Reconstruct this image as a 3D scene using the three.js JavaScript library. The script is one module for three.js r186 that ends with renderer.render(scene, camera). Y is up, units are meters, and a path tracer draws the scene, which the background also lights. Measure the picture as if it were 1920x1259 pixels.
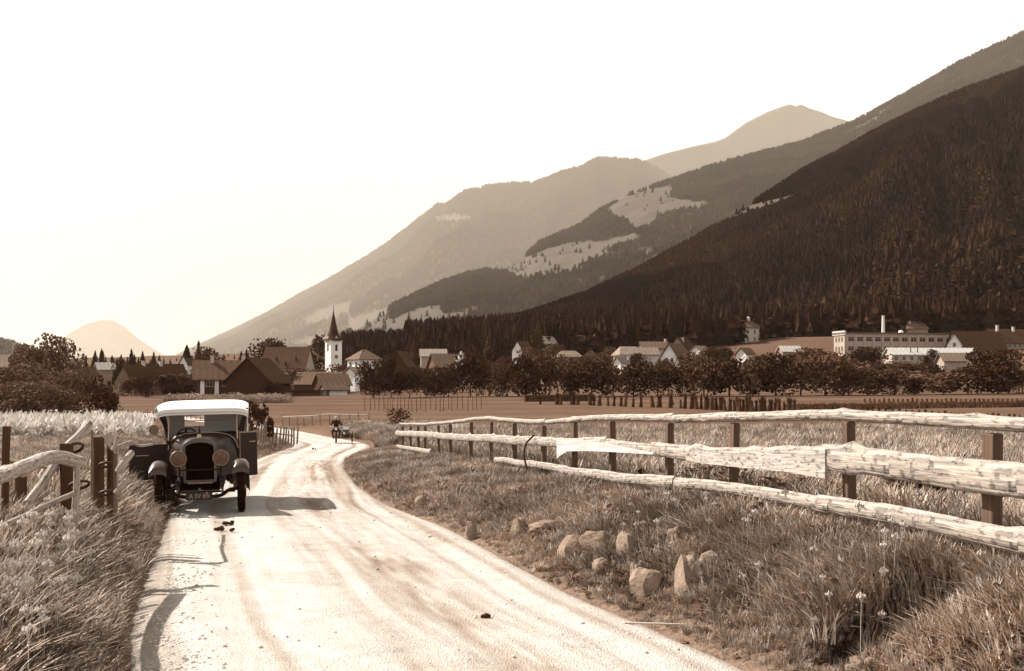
import * as THREE from 'three';
import { mergeGeometries, mergeVertices, toCreasedNormals } from 'three/addons/utils/BufferGeometryUtils.js';
import { RoundedBoxGeometry } from 'three/addons/geometries/RoundedBoxGeometry.js';
import { MarchingCubes } from 'three/addons/objects/MarchingCubes.js';

const lerp = (a, b, t) => a + (b - a) * t, clamp = (v, a = 0, b = 1) => Math.min(b, Math.max(a, v));
const sm = (a, b, v) => { const t = clamp((v - a) / (b - a)); return t * t * (3 - 2 * t); };
// ---------------------------------------------------------------- camera, sky, sun, exposure
const scene = new THREE.Scene();
const F = 2400, EYE = 2.2, HY = 735;                       // focal length in photo pixels, eye height, horizon row
const camera = new THREE.PerspectiveCamera(2 * Math.atan(629.5 / F) * 180 / Math.PI, 1920 / 1259, 0.3, 90000);
camera.position.set(0, EYE, 0);
camera.lookAt(0, EYE, -100);
camera.setViewOffset(1920, 1259, 0, 629.5 - HY, 1920, 1259);   // vertical lens shift: the uprights stay upright
scene.add(camera);

const SUN = new THREE.Vector3(-0.64, 0.66, -0.36).normalize();
{
  const w = 64, h = 64, data = new Float32Array(w * h * 4);
  for (let j = 0; j < h; j++) for (let i = 0; i < w; i++) {
    const el = ((j + 0.5) / h - 0.5) * Math.PI;             // -90 .. 90 degrees
    const k = 0.075 + 0.425 * (1 - sm(0.24, 1.25, el));
    data.set([k, k, k, 1], (j * w + i) * 4);
  }
  const sky = new THREE.DataTexture(data, w, h, THREE.RGBAFormat, THREE.FloatType);
  sky.mapping = THREE.EquirectangularReflectionMapping;
  sky.magFilter = THREE.LinearFilter; sky.minFilter = THREE.LinearFilter; sky.needsUpdate = true;
  scene.background = sky; scene.environment = sky;
}
const sun = new THREE.DirectionalLight(new THREE.Color().setRGB(1, 0.965, 0.91), 5);
sun.position.set(SUN.x * 200, SUN.y * 200, SUN.z * 200 - 40);
sun.target.position.set(0, 0, -40);
sun.castShadow = true;
Object.assign(sun.shadow.camera, { left: -120, right: 120, top: 120, bottom: -120, near: 1, far: 600 });
sun.shadow.mapSize.set(4096, 4096);
scene.add(sun, sun.target);
scene.fog = new THREE.FogExp2(new THREE.Color().setRGB(1, 0.84, 0.67), 0.000024);

const renderer = new THREE.WebGLRenderer({ antialias: true });
renderer.setSize(1024, 671);
renderer.shadowMap.enabled = true;
renderer.toneMapping = THREE.LinearToneMapping;
renderer.toneMappingExposure = 2.5;

// ---------------------------------------------------------------- helpers
function rng(seed) { let a = seed * 2654435761 >>> 0; return () => { a = a + 0x6D2B79F5 >>> 0; let t = a; t = Math.imul(t ^ t >>> 15, t | 1); t ^= t + Math.imul(t ^ t >>> 7, t | 61); return ((t ^ t >>> 14) >>> 0) / 4294967296; }; }
function hash(i, j, s = 0) { let h = Math.imul(i, 374761393) + Math.imul(j, 668265263) + Math.imul(s, 1274126177); h = Math.imul(h ^ h >>> 13, 1274126177); return ((h ^ h >>> 16) >>> 0) / 4294967296; }
function vn(x, y, s = 0, p = 0) {                            // value noise, optionally periodic with p cells
  const i = Math.floor(x), j = Math.floor(y), u = x - i, v = y - j, a = u * u * (3 - 2 * u), b = v * v * (3 - 2 * v);
  const m = p ? (n) => ((n % p) + p) % p : (n) => n;
  return lerp(lerp(hash(m(i), m(j), s), hash(m(i + 1), m(j), s), a), lerp(hash(m(i), m(j + 1), s), hash(m(i + 1), m(j + 1), s), a), b);
}
function fbm(x, y, o = 4, s = 0, p = 0) { let f = 0, a = 0.5, n = 0; for (let k = 0; k < o; k++) { f += a * vn(x, y, s + k, p); n += a; a *= 0.5; x *= 2; y *= 2; p *= 2; } return f / n; }
function table(rows, x, c = 1) {                             // piecewise linear look-up in [[x, a, b ...], ...]
  if (x <= rows[0][0]) return rows[0][c];
  for (let i = 1; i < rows.length; i++) if (x <= rows[i][0]) return lerp(rows[i - 1][c], rows[i][c], (x - rows[i - 1][0]) / (rows[i][0] - rows[i - 1][0]));
  return rows[rows.length - 1][c];
}
const TINT = [[Math.log(0.015), 1.9, 0.8, 0.38], [Math.log(0.07), 1.64, 0.87, 0.51], [Math.log(0.2), 1.32, 0.94, 0.69], [Math.log(0.5), 1.1, 0.985, 0.87], [0, 1, 1, 0.98]];
function sep(L) { const k = Math.log(Math.max(L, 0.01)); return [L * table(TINT, k, 1), L * table(TINT, k, 2), L * table(TINT, k, 3)]; }   // a print-brown of luminance L (linear)
const col = (L) => new THREE.Color().setRGB(...sep(L));
const toS = (v) => Math.round(255 * clamp(v <= 0.0031308 ? v * 12.92 : 1.055 * Math.pow(v, 1 / 2.4) - 0.055));
function tex(n, m, fn, srgb = true) {                        // fn(u, v) -> value 0..1 or [r, g, b] linear
  const d = new Uint8Array(n * m * 4);
  for (let j = 0; j < m; j++) for (let i = 0; i < n; i++) {
    let c = fn(i / n, j / m); if (!Array.isArray(c)) c = [c, c, c];
    const k = (j * n + i) * 4;
    for (let q = 0; q < 3; q++) d[k + q] = srgb ? toS(c[q]) : Math.round(255 * clamp(c[q]));
    d[k + 3] = 255;
  }
  const t = new THREE.DataTexture(d, n, m, THREE.RGBAFormat);
  t.wrapS = t.wrapT = THREE.RepeatWrapping; t.magFilter = THREE.LinearFilter; t.minFilter = THREE.LinearMipmapLinearFilter; t.generateMipmaps = true;
  if (srgb) t.colorSpace = THREE.SRGBColorSpace; t.needsUpdate = true;
  return t;
}
function mat(L, o = {}) { const { rough = 0.9, ...r } = o; return new THREE.MeshPhysicalMaterial({ color: L === null ? 0xffffff : col(L), roughness: rough, metalness: 0, specularIntensity: rough > 0.94 ? 0.08 : 0.5, ...r }); }
const names = {};
function numbered(n) { const k = names[n] = (names[n] ?? -1) + 1; return k ? n + '_' + String(k).padStart(3, '0') : n; }
function tag(o, label, category, group, kind) { Object.assign(o.userData, { label, category }); if (group) o.userData.group = group; if (kind) o.userData.kind = kind; return o; }
function shade(o) { o.traverse((m) => { if (m.isMesh) { m.castShadow = true; m.receiveShadow = true; } }); return o; }
function thing(name, label, category, x = 0, y = 0, z = 0, ry = 0, group) {
  const g = new THREE.Group(); g.name = numbered(name); g.position.set(x, y, z); g.rotation.y = ry; scene.add(g);
  return tag(g, label, category, group);
}
function flat(gs) {                                          // make geometries mergeable
  return gs.filter(Boolean).map((g) => { g = g.index ? g.toNonIndexed() : g; for (const k of Object.keys(g.attributes)) if (!['position', 'normal', 'uv'].includes(k)) g.deleteAttribute(k); if (!g.attributes.uv) g.setAttribute('uv', new THREE.BufferAttribute(new Float32Array(g.attributes.position.count * 2), 2)); return g; });
}
const merge = (gs) => gs.length === 1 ? gs[0] : mergeGeometries(flat(gs));
function part(name, geo, m, parent) { const o = new THREE.Mesh(Array.isArray(geo) ? merge(geo) : geo, m); o.name = name; parent.add(o); o.castShadow = o.receiveShadow = true; return o; }
function solo(name, geo, m, label, category, group, kind) { const o = part(numbered(name), geo, m, scene); return tag(o, label, category, group, kind); }
function structure(name, geo, m) { const o = part(numbered(name), geo, m, scene); o.userData.kind = 'structure'; return o; }
const bx = (w, h, d, x = 0, y = 0, z = 0, rx = 0, ry = 0, rz = 0) => { const g = new THREE.BoxGeometry(w, h, d); if (rx || ry || rz) g.applyMatrix4(new THREE.Matrix4().makeRotationFromEuler(new THREE.Euler(rx, ry, rz))); return g.translate(x, y, z); };
const rbx = (w, h, d, x = 0, y = 0, z = 0, r = 0.02, s = 2) => new RoundedBoxGeometry(w, h, d, s, Math.min(r, w / 2.01, h / 2.01, d / 2.01)).translate(x, y, z);
const V = (x, y, z) => new THREE.Vector3(x, y, z);
function rod(p, q, r0, r1 = r0, seg = 8) {
  const a = V(...p), b = V(...q), l = a.distanceTo(b), g = new THREE.CylinderGeometry(r1, r0, l, seg, 1);
  g.applyQuaternion(new THREE.Quaternion().setFromUnitVectors(V(0, 1, 0), b.clone().sub(a).normalize()));
  return g.translate((p[0] + q[0]) / 2, (p[1] + q[1]) / 2, (p[2] + q[2]) / 2);
}
function tube(pts, r, seg = 24, rs = 6, closed = false) { return new THREE.TubeGeometry(new THREE.CatmullRomCurve3(pts.map((p) => V(...p)), closed), seg, r, rs, closed); }
// a log along points: lumpy, tapering, closed at the ends; flatness squashes it across `flatAxis`
function log(pts, r0, r1, seed, { seg = 14, rs = 9, lump = 0.12, squash = 1, tall = 1, knots = 0 } = {}) {
  const c = new THREE.CatmullRomCurve3(pts.map((p) => V(...p))), P = [], N = [], U = [], I = [], R = rng(seed), L = c.getLength();
  const side0 = V(0, 1, 0), kn = []; for (let k = 0; k < knots; k++) kn.push([R(), R() * 6.28, 0.2 + R() * 0.3]);
  for (let i = 0; i <= seg; i++) {
    const t = i / seg, p = c.getPointAt(t), T = c.getTangentAt(t), A = side0.clone().cross(T).normalize(); if (A.lengthSq() < 0.1) A.set(1, 0, 0);
    const B = T.clone().cross(A).normalize();
    for (let j = 0; j <= rs; j++) {
      const a = j / rs * Math.PI * 2, jj = j % rs;
      let r = lerp(r0, r1, t) * (1 + lump * 2 * (fbm(t * L * 2.2 + seed * 7.3, jj / rs * 3, 3, seed, 0) - 0.5));
      for (const [kt, ka, kr] of kn) { const dt = (t - kt) * L / 0.09, da = Math.atan2(Math.sin(a - ka), Math.cos(a - ka)) / 0.6; r *= 1 + kr * Math.exp(-dt * dt - da * da); }
      const v = p.clone().addScaledVector(A, Math.cos(a) * r * squash).addScaledVector(B, Math.sin(a) * r * tall);
      P.push(v.x, v.y, v.z); U.push(j / rs, t * L);
      if (i < seg && j < rs) { const q = i * (rs + 1) + j; I.push(q, q + rs + 1, q + 1, q + 1, q + rs + 1, q + rs + 2); }
    }
  }
  for (const [i, s] of [[0, 1], [seg, -1]]) {                // caps
    const p = c.getPointAt(i / seg), k = P.length / 3; P.push(p.x, p.y, p.z); U.push(0.5, i / seg * L);
    const f = P.length / 3; for (let j = 0; j <= rs; j++) { const q = (i * (rs + 1) + j) * 3; P.push(P[q], P[q + 1], P[q + 2]); U.push(0.5 + 0.2 * Math.cos(j), i / seg * L + 0.05 * Math.sin(j)); }
    for (let j = 0; j < rs; j++) s > 0 ? I.push(k, f + j, f + j + 1) : I.push(k, f + j + 1, f + j);
  }
  const g = new THREE.BufferGeometry(); g.setAttribute('position', new THREE.Float32BufferAttribute(P, 3)); g.setAttribute('uv', new THREE.Float32BufferAttribute(U, 2)); g.setIndex(I); g.computeVertexNormals();
  return g;
}
function scatter(name, geo, m, list, label, category, parent) {  // one InstancedMesh of what nobody could count; list rows: [x, y, z, sx, sy, sz, ry, tilt, tone]
  const o = new THREE.InstancedMesh(geo, m, list.length); o.name = parent ? name : numbered(name);
  const M = new THREE.Matrix4(), q = new THREE.Quaternion(), e = new THREE.Euler(), c = new THREE.Color();
  list.forEach((r, i) => { e.set(r[7] || 0, r[6] || 0, (r[7] || 0) * 0.6, 'YXZ'); q.setFromEuler(e); M.compose(V(r[0], r[1], r[2]), q, V(r[3], r[4], r[5])); o.setMatrixAt(i, M); const k = r[8] ?? 1; o.setColorAt(i, c.setRGB(k, k, k)); });
  o.castShadow = o.receiveShadow = true; (parent || scene).add(o); o.userData.kind = 'stuff';
  if (label) tag(o, label, category);
  return o;
}
const X = (px, d) => (px - 960) / F * d;                      // sideways metres of photo column px at distance d
const Y = (py, d) => EYE - (py - HY) / F * d;                 // height of photo row py at distance d

// ---------------------------------------------------------------- the lie of the land
// road stations: x, distance, width, height
const ROAD = [[1.9, -4, 5.2, 0], [1.3, 1, 5.2, 0], [0.3, 6, 5.1, 0], [-0.55, 10, 4.9, 0], [-1.45, 13, 4.75, 0], [-2.2, 16, 4.65, 0], [-3.15, 20, 4.6, 0], [-4.5, 25, 4.1, 0], [-6.0, 34.5, 3.2, -0.1], [-7.6, 46, 3.2, -0.25], [-8.3, 55, 3.5, -0.37], [-9.2, 65, 3.8, -0.5], [-12.4, 76, 3.6, -0.55], [-18, 92, 3.2, -0.5], [-28, 112, 3.2, -0.3], [-42, 135, 3.4, 0], [-75, 162, 3.2, 0.2], [-120, 175, 3.2, 0.3]];
const roadPts = [];
{
  const c = new THREE.CatmullRomCurve3(ROAD.map((r) => V(r[0], r[3], r[1])), false, 'centripetal'), w = new THREE.CatmullRomCurve3(ROAD.map((r) => V(r[2], 0, r[1])), false, 'centripetal');
  const n = 420; for (let i = 0; i <= n; i++) { const t = Math.pow(i / n, 1.25), p = c.getPoint(t), T = c.getTangent(t); roadPts.push({ x: p.x, d: p.z, h: p.y, w: w.getPoint(t).x, nx: T.z, nd: -T.x, s: 0 }); }
  for (let i = 0; i <= n; i++) { const p = roadPts[i], l = Math.hypot(p.nx, p.nd); p.nx /= l; p.nd /= l; if (i) p.s = roadPts[i - 1].s + Math.hypot(p.x - roadPts[i - 1].x, p.d - roadPts[i - 1].d); }
}
function nearRoad(x, d) {
  let b = 1e9, k = 0; for (let i = 0; i < roadPts.length; i++) { const p = roadPts[i], e = (x - p.x) ** 2 + (d - p.d) ** 2; if (e < b) { b = e; k = i; } }
  const p = roadPts[k], lat = (x - p.x) * p.nx + (d - p.d) * p.nd;
  return { lat, s: Math.sqrt(b) - p.w / 2, h: p.h };
}
const FAR = [[130, 0], [200, 0.8], [270, 2], [330, 4.5], [400, 8.5], [500, 13], [600, 24], [900, 30], [40000, 40]];
const farH = (x, d) => table(FAR, d + 0.8 * x);
const fenceX = (d) => 3.94 - 0.205 * (d - 10.5);
const FENCE_G = [[0, 0.75], [10.5, 0.72], [16, 0.66], [21, 0.55], [26, 0.38], [32, 0.28], [38, 0.1], [44, -0.14], [51, -0.28], [60, -0.35]];
function ground(x, d) {
  const B = (x > fenceX(d) - 1 ? 0.55 * (1 - sm(12, 60, d)) : 0.3 * (1 - sm(40, 95, d))) + farH(x, d);
  let h = B + 0.12 * (fbm(x * 0.13, d * 0.13, 3, 5) - 0.5) * (1 - sm(100, 200, d));
  if (d > 185 || x < -130 || x > 40) return h;
  const r = nearRoad(x, d), n = 0.16 * (fbm(x * 0.9, d * 0.9, 3, 3) - 0.5) + 0.05 * (fbm(x * 4, d * 4, 2, 9) - 0.5);
  if (r.s <= 0) return r.h - 0.035 + 0.02 * (fbm(x * 3, d * 3, 2, 4) - 0.5) - 0.03 * sm(0, 0.4, -r.s);
  const gen = r.h + (h - r.h) * sm(0, 2.0, r.s);
  let out = gen;
  if (r.lat > 0 && d < 64) {
    const xf = fenceX(d), G = table(FENCE_G, d), wf = 1 - sm(53, 62, d);
    let hb;
    if (x < xf) { const t = r.s / (r.s + Math.max(0.02, xf - x)); hb = lerp(r.h, G, sm(0, 1, Math.pow(t, 0.75))); }
    else hb = lerp(G, h, sm(0, 5, x - xf));
    out = lerp(gen, hb, wf);
  }
  const e = ((x - 3.02) / 0.75) ** 2 + ((d - 9.95) / 0.5) ** 2;                  // a slipped hollow in the bank
  return out + n * sm(0, 0.6, r.s) - 0.5 * (1 - sm(0.45, 1.1, e));
}
const gy = (x, d) => ground(x, d);

// ---------------------------------------------------------------- textures of the land
const grainT = tex(512, 512, (u, v) => 0.62 + 0.5 * (fbm(u * 48, v * 48, 3, 21, 48) - 0.3) + 0.35 * (vn(u * 256, v * 256, 2, 256) - 0.5));
const earthBump = tex(512, 512, (u, v) => fbm(u * 40, v * 40, 4, 31, 40), false);
const gravelT = tex(1024, 1024, (u, v) => { const a = fbm(u * 9, v * 9, 4, 41, 9), b = vn(u * 190, v * 190, 43, 190), c = vn(u * 380, v * 380, 44, 380); const k = 0.86 + 0.3 * (a - 0.5) + 0.5 * (b - 0.5) + 0.45 * (c - 0.5); const p = b > 0.93 ? 0.7 : 1; return clamp(k * p, 0.2, 1); });
const gravelB = tex(1024, 1024, (u, v) => 0.5 * vn(u * 190, v * 190, 43, 190) + 0.3 * vn(u * 380, v * 380, 44, 380) + 0.2 * fbm(u * 20, v * 20, 3, 45, 20), false);

// ---------------------------------------------------------------- ground: one sheet to the horizon
const lines = (parts) => { const o = []; for (const [a, b, s0, s1] of parts) { let v = a, i = 0; const n = Math.max(1, Math.round((b - a) / ((s0 + s1) / 2))); for (i = 0; i < n; i++) { const t = i / n; o.push(a + (b - a) * (s0 === s1 ? t : (s0 * t + (s1 - s0) * t * t / 2) / ((s0 + s1) / 2))); } } o.push(parts[parts.length - 1][1]); return o; };
function fieldTone(x, d) {                                   // base colour of the soil, the meadows and the strips of crops
  if (d < 62 || x < -110) { const r = d < 175 && x > -125 ? nearRoad(x, d) : { s: 9 }; return lerp(0.16, 0.09, sm(0.05, 0.5, r.s)) * (0.8 + 0.4 * fbm(x * 0.7, d * 0.7, 3, 13)); }
  const s = d + 0.1 * x + 3 * (fbm(x * 0.02, d * 0.02, 2, 8) - 0.5), k = [0.09, 0.078, 0.086, 0.07, 0.098, 0.076, 0.088, 0.07, 0.1, 0.08][Math.floor(Math.max(0, s) / 13) % 10];
  const r = d < 175 && x > -125 && x < 20 ? nearRoad(x, d) : { s: 9 };
  const f = d > 470 ? 0.085 : k;
  return lerp(0.14, f, sm(0.1, 1.2, r.s)) * (0.82 + 0.36 * fbm(x * 0.25, d * 0.25, 3, 14));
}
{
  const xs = lines([[-14000, -2000, 1500, 500], [-2000, -300, 300, 40], [-300, -90, 30, 5], [-90, -16, 4, 0.5], [-16, 13, 0.25, 0.25], [13, 40, 0.4, 1.5], [40, 400, 2, 25], [400, 6000, 60, 900]]);
  const ds = lines([[-40, 3, 6, 0.5], [3, 32, 0.25, 0.25], [32, 75, 0.4, 0.5], [75, 300, 0.7, 4], [300, 1200, 8, 60], [1200, 15000, 150, 1500]]);
  const P = [], C = [], U = [], I = [], nx = xs.length;
  for (const d of ds) for (const x of xs) { P.push(x, ground(x, d), -d); const c = sep(fieldTone(x, d)); C.push(...c); U.push(x / 2.3, d / 2.3); }
  for (let j = 0; j < ds.length - 1; j++) for (let i = 0; i < nx - 1; i++) { const q = j * nx + i; I.push(q, q + 1, q + nx, q + 1, q + nx + 1, q + nx); }
  const g = new THREE.BufferGeometry(); g.setAttribute('position', new THREE.Float32BufferAttribute(P, 3)); g.setAttribute('color', new THREE.Float32BufferAttribute(C, 3)); g.setAttribute('uv', new THREE.Float32BufferAttribute(U, 2)); g.setIndex(I); g.computeVertexNormals();
  structure('ground', g, new THREE.MeshPhysicalMaterial({ specularIntensity: 0.1, vertexColors: true, map: grainT, bumpMap: earthBump, bumpScale: 0.03, roughness: 1 }));
}
// the unpaved road: ruts and a crown are real relief, pale limestone gravel with trodden earth between the wheel tracks
{
  const P = [], C = [], U = [], I = [], n = 90;
  for (let i = 0; i < roadPts.length; i++) {
    const p = roadPts[i];
    for (let j = 0; j <= n; j++) {
      const t = j / n * 2 - 1, half = p.w / 2 + 0.25, lat = t * half, x = p.x + p.nx * lat, d = p.d + p.nd * lat;
      const wob = 0.35 * (fbm(p.s * 0.12, 1, 2, 51) - 0.5);
      let rut = 0; for (const c of [-1.35, -0.05, 0.55, 1.5]) { const e = (lat - c * p.w / 4.6 - wob) / 0.16; rut += Math.exp(-e * e) * (0.6 + 0.8 * fbm(p.s * 0.3, c, 2, 53)); }
      const edge = sm(0.8, 1, Math.abs(t));
      const y = p.h + 0.05 * (1 - t * t) - 0.022 * rut - 0.13 * edge + 0.028 * (fbm(x * 1.4, d * 1.4, 3, 55) - 0.5);
      P.push(x, y, -d); U.push(lat / 1.9, p.s / 1.9);
      const streak = fbm(lat * 4.2 + wob * 5, p.s * 0.05, 4, 57), blot = fbm(x * 0.8, d * 0.8, 4, 59);
      let L = 0.56 - 0.4 * Math.max(0, streak - 0.5) * 2.2 - 0.5 * Math.max(0, blot - 0.5) * vn(x * 9, d * 9, 63) - 0.04 * rut - 0.12 * Math.max(0, vn(lat * 22, p.s * 0.5, 65) - 0.55);
      L = lerp(L, 0.3, 0.6 * sm(0.72, 0.98, Math.abs(t)));
      if (p.d < 45) L -= 0.3 * vn(lat * 14, p.s * 1.3, 64) * Math.exp(-(((lat - 0.75) / 0.5) ** 2)) * fbm(p.s * 0.35, 3, 2, 61) * 1.4;
      C.push(...sep(clamp(L, 0.2, 0.56)));
    }
  }
  for (let i = 0; i < roadPts.length - 1; i++) for (let j = 0; j < n; j++) { const q = i * (n + 1) + j; I.push(q, q + 1, q + n + 1, q + 1, q + n + 2, q + n + 1); }
  const g = new THREE.BufferGeometry(); g.setAttribute('position', new THREE.Float32BufferAttribute(P, 3)); g.setAttribute('color', new THREE.Float32BufferAttribute(C, 3)); g.setAttribute('uv', new THREE.Float32BufferAttribute(U, 2)); g.setIndex(I); g.computeVertexNormals();
  structure('road', g, new THREE.MeshPhysicalMaterial({ specularIntensity: 0.1, vertexColors: true, map: gravelT, bumpMap: gravelB, bumpScale: 0.022, roughness: 0.95 }));
}

// ---------------------------------------------------------------- conifers: a crown of drooping jagged tiers
function coniferCrown(seed, tiers, seg, open = 0.55) {       // unit height, base radius about 0.2
  const R = rng(seed), P = [], I = [];
  for (let k = 0; k < tiers; k++) {
    const t = k / tiers, y = 0.1 + 0.9 * t + 0.02 * (R() - 0.5), r = 0.2 * Math.pow(1 - t, 0.85) * (0.85 + 0.35 * R()) + 0.006, top = Math.min(1, y + 0.9 / tiers * 1.9), a0 = R() * 6.28;
    const b = P.length / 3; P.push(0, top, 0);
    for (let j = 0; j < seg; j++) { const a = a0 + j / seg * 6.283 + 0.25 * (R() - 0.5), out = j % 2 ? open : 1, rr = r * out * (0.75 + 0.5 * R()); P.push(Math.cos(a) * rr, y - 0.035 * out + 0.03 * (R() - 0.5), Math.sin(a) * rr); }
    for (let j = 0; j < seg; j++) I.push(b, b + 1 + (j + 1) % seg, b + 1 + j);
  }
  const g = new THREE.BufferGeometry(); g.setAttribute('position', new THREE.Float32BufferAttribute(P, 3)); g.setIndex(I);
  const f = g.toNonIndexed(); f.computeVertexNormals(); return f;
}
const needleM = mat(0.019, { rough: 1, side: THREE.DoubleSide });
const needleTones = [0.02, 0.026, 0.034, 0.016].map((L) => mat(L, { rough: 1, side: THREE.DoubleSide }));
const barkM = mat(0.06, { rough: 1 });
const farTrees = [coniferCrown(1, 6, 8), coniferCrown(2, 7, 8), coniferCrown(3, 5, 8, 0.65)];
function woodBlob(seed) {                                    // a low crown of beech or larch for mixing into the woods
  const R = rng(seed), g = []; for (let k = 0; k < 26; k++) { const a = R() * 6.28, c = R() * 2 - 1, r = 0.26 * (0.6 + 0.4 * R()), s = Math.sqrt(1 - c * c); const q = new THREE.PlaneGeometry(0.2, 0.17); q.rotateX(R() * 6); q.rotateY(R() * 6); q.translate(Math.cos(a) * s * r, 0.55 + c * 0.38, Math.sin(a) * s * r); g.push(q); }
  return merge(g);
}
const blobs = [woodBlob(4), woodBlob(5)];

// ---------------------------------------------------------------- mountains
const inPoly = (p, x, y) => { let c = false; for (let i = 0, j = p.length - 1; i < p.length; j = i++) if ((p[i][1] > y) !== (p[j][1] > y) && x < (p[j][0] - p[i][0]) * (y - p[i][1]) / (p[j][1] - p[i][1]) + p[i][0]) c = !c; return c; };
// crest rows: bearing (as photo column), elevation (as photo row), distance. The slope runs down from the crest towards the valley at `foot` metres.
function mountain({ crest, foot, footY, seed, nu, nv, rough, power, tone, meadows = [], back = 1500, wood, trees, gully = 0 }) {
  const a0 = crest[0][0], a1 = crest[crest.length - 1][0], P = [], C = [], I = [];
  const at = (px, v) => {
    const Dr = table(crest, px, 2), hr = Y(table(crest, px, 1), Dr) - 6, d0 = typeof foot === 'function' ? foot(px) : foot, h0 = footY(px, d0);
    if (v > 1) { const d = Dr + (v - 1) * back; return [X(px, Dr) * (1 + (v - 1) * 0.2), hr - (v - 1) * (hr - h0) * 0.75, d]; }
    const d = lerp(d0, Dr, v), w = v * (1 - v) * 4, x = X(px, d);
    let n = (fbm(x / rough + seed, d / rough, 5, seed) - 0.5) * w;
    if (gully) n += gully * (Math.abs(fbm(px / 90 + v * 0.8, v * 1.3, 3, seed + 7) - 0.5) * 2 - 0.25) * w;
    return [x, lerp(h0, hr, Math.pow(v, power)) + n * (hr - h0) * 0.2, d];
  };
  const open = (px, v) => { const [x, h, d] = at(px, v), qx = 960 + F * x / d + 9 * (fbm(x / 50, d / 50, 2, 77) - 0.5), qy = HY - F * (h - EYE) / d + 8 * (fbm(x / 40, d / 40, 2, 78) - 0.5); for (const m of meadows) if (inPoly(m, qx, qy)) return true; return false; };
  const vs = []; for (let j = 0; j <= nv; j++) vs.push(j / nv); vs.push(1.15, 1.5, 2);
  for (const v of vs) for (let i = 0; i <= nu; i++) {
    const px = lerp(a0, a1, i / nu), [x, h, d] = at(px, v); P.push(x, h, -d);
    const L = v <= 1 && open(px, v) ? tone[1] * (0.85 + 0.3 * fbm(x / 30, d / 12, 3, 79)) : tone[0] * (0.7 + 0.6 * fbm(x / 60, d / 60, 4, 80));
    C.push(...(v <= 1 && open(px, v) || tone[0] === tone[1] ? sep(0.3).map((c) => c * L / 0.3) : sep(L)));
  }
  for (let j = 0; j < vs.length - 1; j++) for (let i = 0; i < nu; i++) { const q = j * (nu + 1) + i; I.push(q, q + 1, q + nu + 1, q + 1, q + nu + 2, q + nu + 1); }
  const g = new THREE.BufferGeometry(); g.setAttribute('position', new THREE.Float32BufferAttribute(P, 3)); g.setAttribute('color', new THREE.Float32BufferAttribute(C, 3)); g.setIndex(I); g.computeVertexNormals();
  structure('mountain', g, new THREE.MeshPhysicalMaterial({ specularIntensity: 0.1, vertexColors: true, roughness: 1 }));
  if (!trees) return;
  const R = rng(seed + 300), lists = farTrees.concat(blobs).map(() => []); let made = 0, tries = 0;
  while (made < trees.n && tries++ < trees.n * 4) {
    const px = lerp(a0, a1, R()), Dr = table(crest, px, 2), d0 = typeof foot === 'function' ? foot(px) : foot, v = R() < 0.04 ? 0.985 + 0.02 * R() : Math.sqrt(R()), dens = lerp(d0, Dr, v) / Dr;
    if (R() > dens + 0.12 || open(px, Math.min(v, 1)) && R() > 0.01) continue;
    if (trees.thin && fbm(px / 26, v * 22, 3, seed + 9) < trees.thin && R() < 0.75) continue;
    const [x, h, d] = at(px, v), s = lerp(trees.h[0], trees.h[1], v) * (0.6 + 0.75 * R() * (0.6 + 0.8 * fbm(x / 90, d / 90, 2, 81))), leafy = R() < trees.leafy * 3.2 * sm(0.42, 0.62, fbm(x / 160 + 3, d / 160, 3, 83)), w = leafy ? 1 : 1.15 + 0.7 * R();
    const k = leafy ? 3 + Math.floor(R() * 2) : Math.floor(R() * 3);
    const tone = leafy ? 0.9 + 0.7 * R() : (0.5 + 0.9 * R() * R()) * (0.5 + 0.9 * sm(0.3, 0.7, fbm(x / 130 + 9, d / 130, 4, 82)));
    lists[k].push([x, h - 0.6, -d, s * w * (leafy ? 0.8 : 1), leafy ? s * 0.75 : s, s * w * (leafy ? 0.8 : 1), R() * 6.28, 0, tone]); made++;
  }
  lists.forEach((l, k) => { if (l.length) scatter(k < 3 ? 'conifer_forest' : 'leafy_forest', k < 3 ? farTrees[k] : blobs[k - 3], needleM, l, wood[0] + [', slender spires', ', broad spires', ', short spires', ', round crowns', ', rounded light crowns'][k], 'forest'); });
}
// the wooded mountain above the village
mountain({ crest: [[860, 640, 780], [900, 612, 815], [940, 596, 855], [1100, 545, 980], [1240, 474, 1130], [1300, 440, 1205], [1400, 380, 1280], [1500, 316, 1380], [1600, 262, 1455], [1700, 208, 1530], [1800, 163, 1580], [1920, 120, 1605], [2050, 66, 1605], [2400, -60, 1605]],
  foot: (px) => lerp(600, 500, sm(1300, 1900, px)), footY: (px, d) => ground(X(px, d), d) - 3, seed: 11, nu: 260, nv: 150, rough: 170, power: 1.12, tone: [0.022, 0.06], back: 900, gully: 0.45,
  meadows: [[[1282, 438], [1330, 408], [1400, 388], [1490, 364], [1500, 372], [1440, 396], [1360, 422], [1290, 450]], [[1500, 380], [1545, 368], [1530, 384]]],
  wood: ['dense dark conifer forest covering the near mountain above the village'], trees: { n: 120000, h: [10.5, 5.4], leafy: 0.16 } });
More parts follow.
